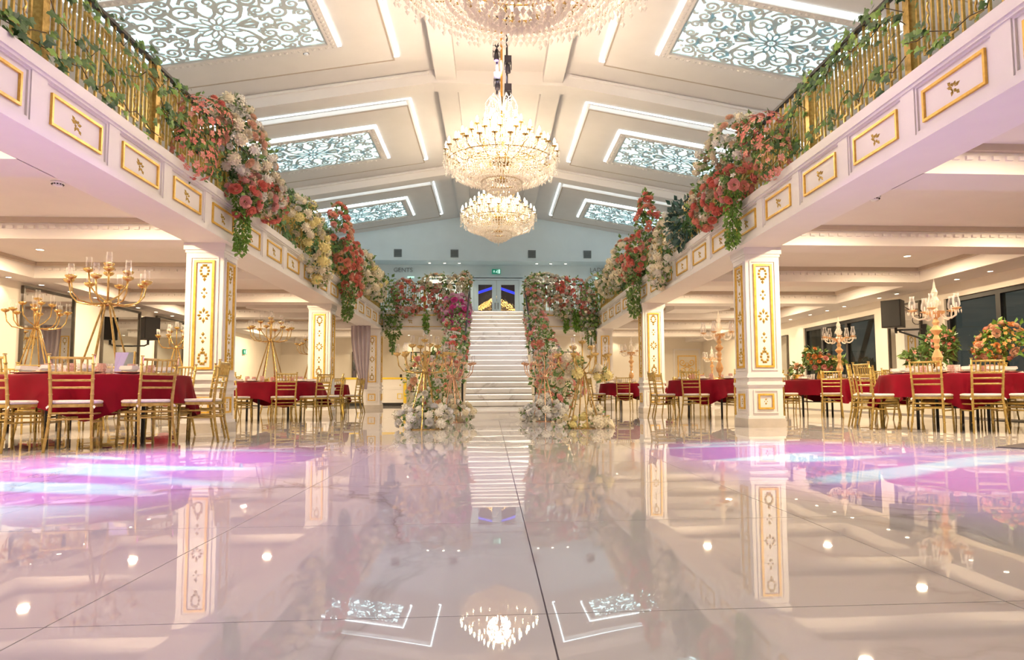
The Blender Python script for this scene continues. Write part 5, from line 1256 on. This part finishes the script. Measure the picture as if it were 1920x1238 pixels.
# --- ivy woven through the railings
ivm = MB()
ol = [(0, 0), (.28, -.10), (.62, -.02), (.45, .28), (.55, .62), (.25, .55), (0, 1.0), (-.25, .55), (-.55, .62), (-.45, .28), (-.62, -.02), (-.28, -.10)]
ivm.add([(x_, y_, -.12*abs(x_)) for x_, y_ in ol]+[(0, .3, .03)], [(i, (i+1) % 12, 12) for i in range(12)])
ivy_me = ivm.mesh('ivy_leaf', m_ivys); ivy_me2 = ivy_me
def ivy(label, X, sx, ya, yb, n, seed, single):
    q = random.Random(seed); r = thing('ivy_garland', label, 'ivy', (X, ya, ZT), 0, 'ivy on the railings')
    b = MB(); paths = []
    for k in range(3):
        P = []; z = (.25, .55, .85)[k]; m = int((yb-ya)/.16)
        for i in range(m+1):
            z = min(.94, max(.14, z+q.uniform(-.2, .2))); P.append(Vector((sx*q.uniform(-.02, .05), (yb-ya)*i/m, z)))
        b.tube(P, .005, 5); paths.append(P)
    b.build('vine_stem', m_stem, r); far = MB()
    for i in range(n):
        P = q.choice(paths); t = q.random()*(len(P)-1); k = int(t); p = P[k].lerp(P[min(k+1, len(P)-1)], t-k)
        p = p+Vector((sx*q.uniform(.0, .07), q.uniform(-.1, .1), q.uniform(-.16, .10)))
        d = (Vector((sx*1.0, q.uniform(-.7, .3), q.uniform(-.2, .7)))).normalized()
        s = q.uniform(.05, .10)
        qt = d.to_track_quat('Z', 'Y') @ Euler((0, 0, q.uniform(1.6, 4.7))).to_quaternion()
        if single: link('ivy_leaf', ivy_me if q.random() < .66 else ivy_me2, r, loc=p, quat=qt, scale=s)
        else: far.add([Vector(v)*s for v in ivm.v], ivm.f, Matrix.Translation(p) @ qt.to_matrix().to_4x4())
    if not single: tag(far.build('ivy_leaves', m_ivy, r), kind='stuff')
    return r
ordn = ['first', 'second', 'third', 'fourth', 'fifth', 'sixth', 'seventh', 'eighth', 'ninth']
for sx, X, w, y0, st_ in ((1, -3.79, 'left', YRL, 1.945), (-1, 3.79, 'right', YRR, 1.97)):
    for k in range(9):
        ya = y0+st_*k; yb = ya+st_
        if yb > 21: break
        ivy('ivy trailing through the %s balcony railing, %s stretch between posts from the camera' % (w, ordn[k]), X, sx, ya, yb, 170 if k < 4 else 380, 100+k+(20 if sx < 0 else 0), k < 4)

# ------------------------------------------------------------------ flower arrangements on the right tables
def bouquet(label, x, y, z, blobs, flowers, leaves, seed, vh=.22, leaf=.1, lm=None):
    r = cluster('flower_arrangement', label, 'flowers', [(x+a, y+b_, z+c, d, e, f) for a, b_, c, d, e, f in blobs], flowers, leaves, seed, leaf=leaf, leafm=lm, origin=(x, y, z))
    MB().lathe([(0, 0), (.07, 0), (.09, .06), (.06, vh*.8), (.08, vh), (.06, vh), (.05, vh*.8), (0, vh*.7)], 14, caps=False).build('vase', m_gold, r, True)
    MB().tube([(0, 0, vh*.7), (0, 0, vh+.25)], .03, 6).build('stems', m_stem, r)
bouquet('large peach and orange rose bouquet in a gold vase at the right edge', 8.42, 10.75, .763, [(0, 0, .52, .38, .32, .22), (.05, 0, .70, .26, .24, .18), (-.25, 0, .42, .2, .2, .15)],
        [('rose', 'peach', 18, .07, None), ('rose', 'orange', 16, .05, None), ('blossom', 'orange', 60, .04, None), ('rose', 'salmon', 8, .06, None)], 420, 80, lm=m_leaf2)
bouquet('red snapdragon and fern arrangement in a gold vase beside the near window', 7.62, 11.2, .763, [(0, 0, .36, .24, .22, .16), (.18, 0, .60, .10, .1, .22), (-.1, 0, .55, .1, .1, .2), (-.38, 0, .35, .2, .15, .1)],
        [('blossom', 'coral', 60, .04, None), ('rose', 'coral', 10, .04, [1, 2])], 560, 81, leaf=.12)
bouquet('yellow and pink mixed bouquet on the second right table by the window', 7.3, 14.75, .763, [(0, 0, .40, .26, .22, .2), (.3, 0, .40, .2, .2, .12), (-.2, 0, .55, .15, .15, .18)],
        [('rose', 'yellow', 14, .06, None), ('rose', 'pink', 18, .06, None), ('rose', 'orange', 10, .055, None)], 460, 82, leaf=.12)
bouquet('small peach posy at the left end of the second right table', 6.6, 14.4, .763, [(0, 0, .22, .16, .14, .12)], [('rose', 'peach', 9, .05, None)], 130, 83, vh=.12, leaf=.08)
# plants outside the far window
for k, (px, py, s) in enumerate(((10.4, 18.4, .6), (10.4, 19.5, .62), (10.4, 20.5, .5))):
    q = random.Random(90+k); r = thing('shrub', 'dark leafy shrub outside the far window, %s' % ('nearest', 'middle', 'farthest')[k], 'shrub', (px, py, -.05))
    b = MB()
    for i in range(420):
        d = rdir(q); p = Vector((d.x*s*.5, d.y*s*.6, .9+d.z*s*.75)); L = .16*q.uniform(.6, 1.3); leaf_quad(b, p, (d+rdir(q)*.7).normalized(), rdir(q), L, L*.35)
    tag(b.build('foliage', m_leaf, r), kind='stuff'); MB().tube([(0, 0, 0), (0, 0, .9)], .03, 6).build('trunk', m_stem, r)

for _m in (m_bulb, m_lamp, m_fairy): _m.cycles.emission_sampling = 'NONE'
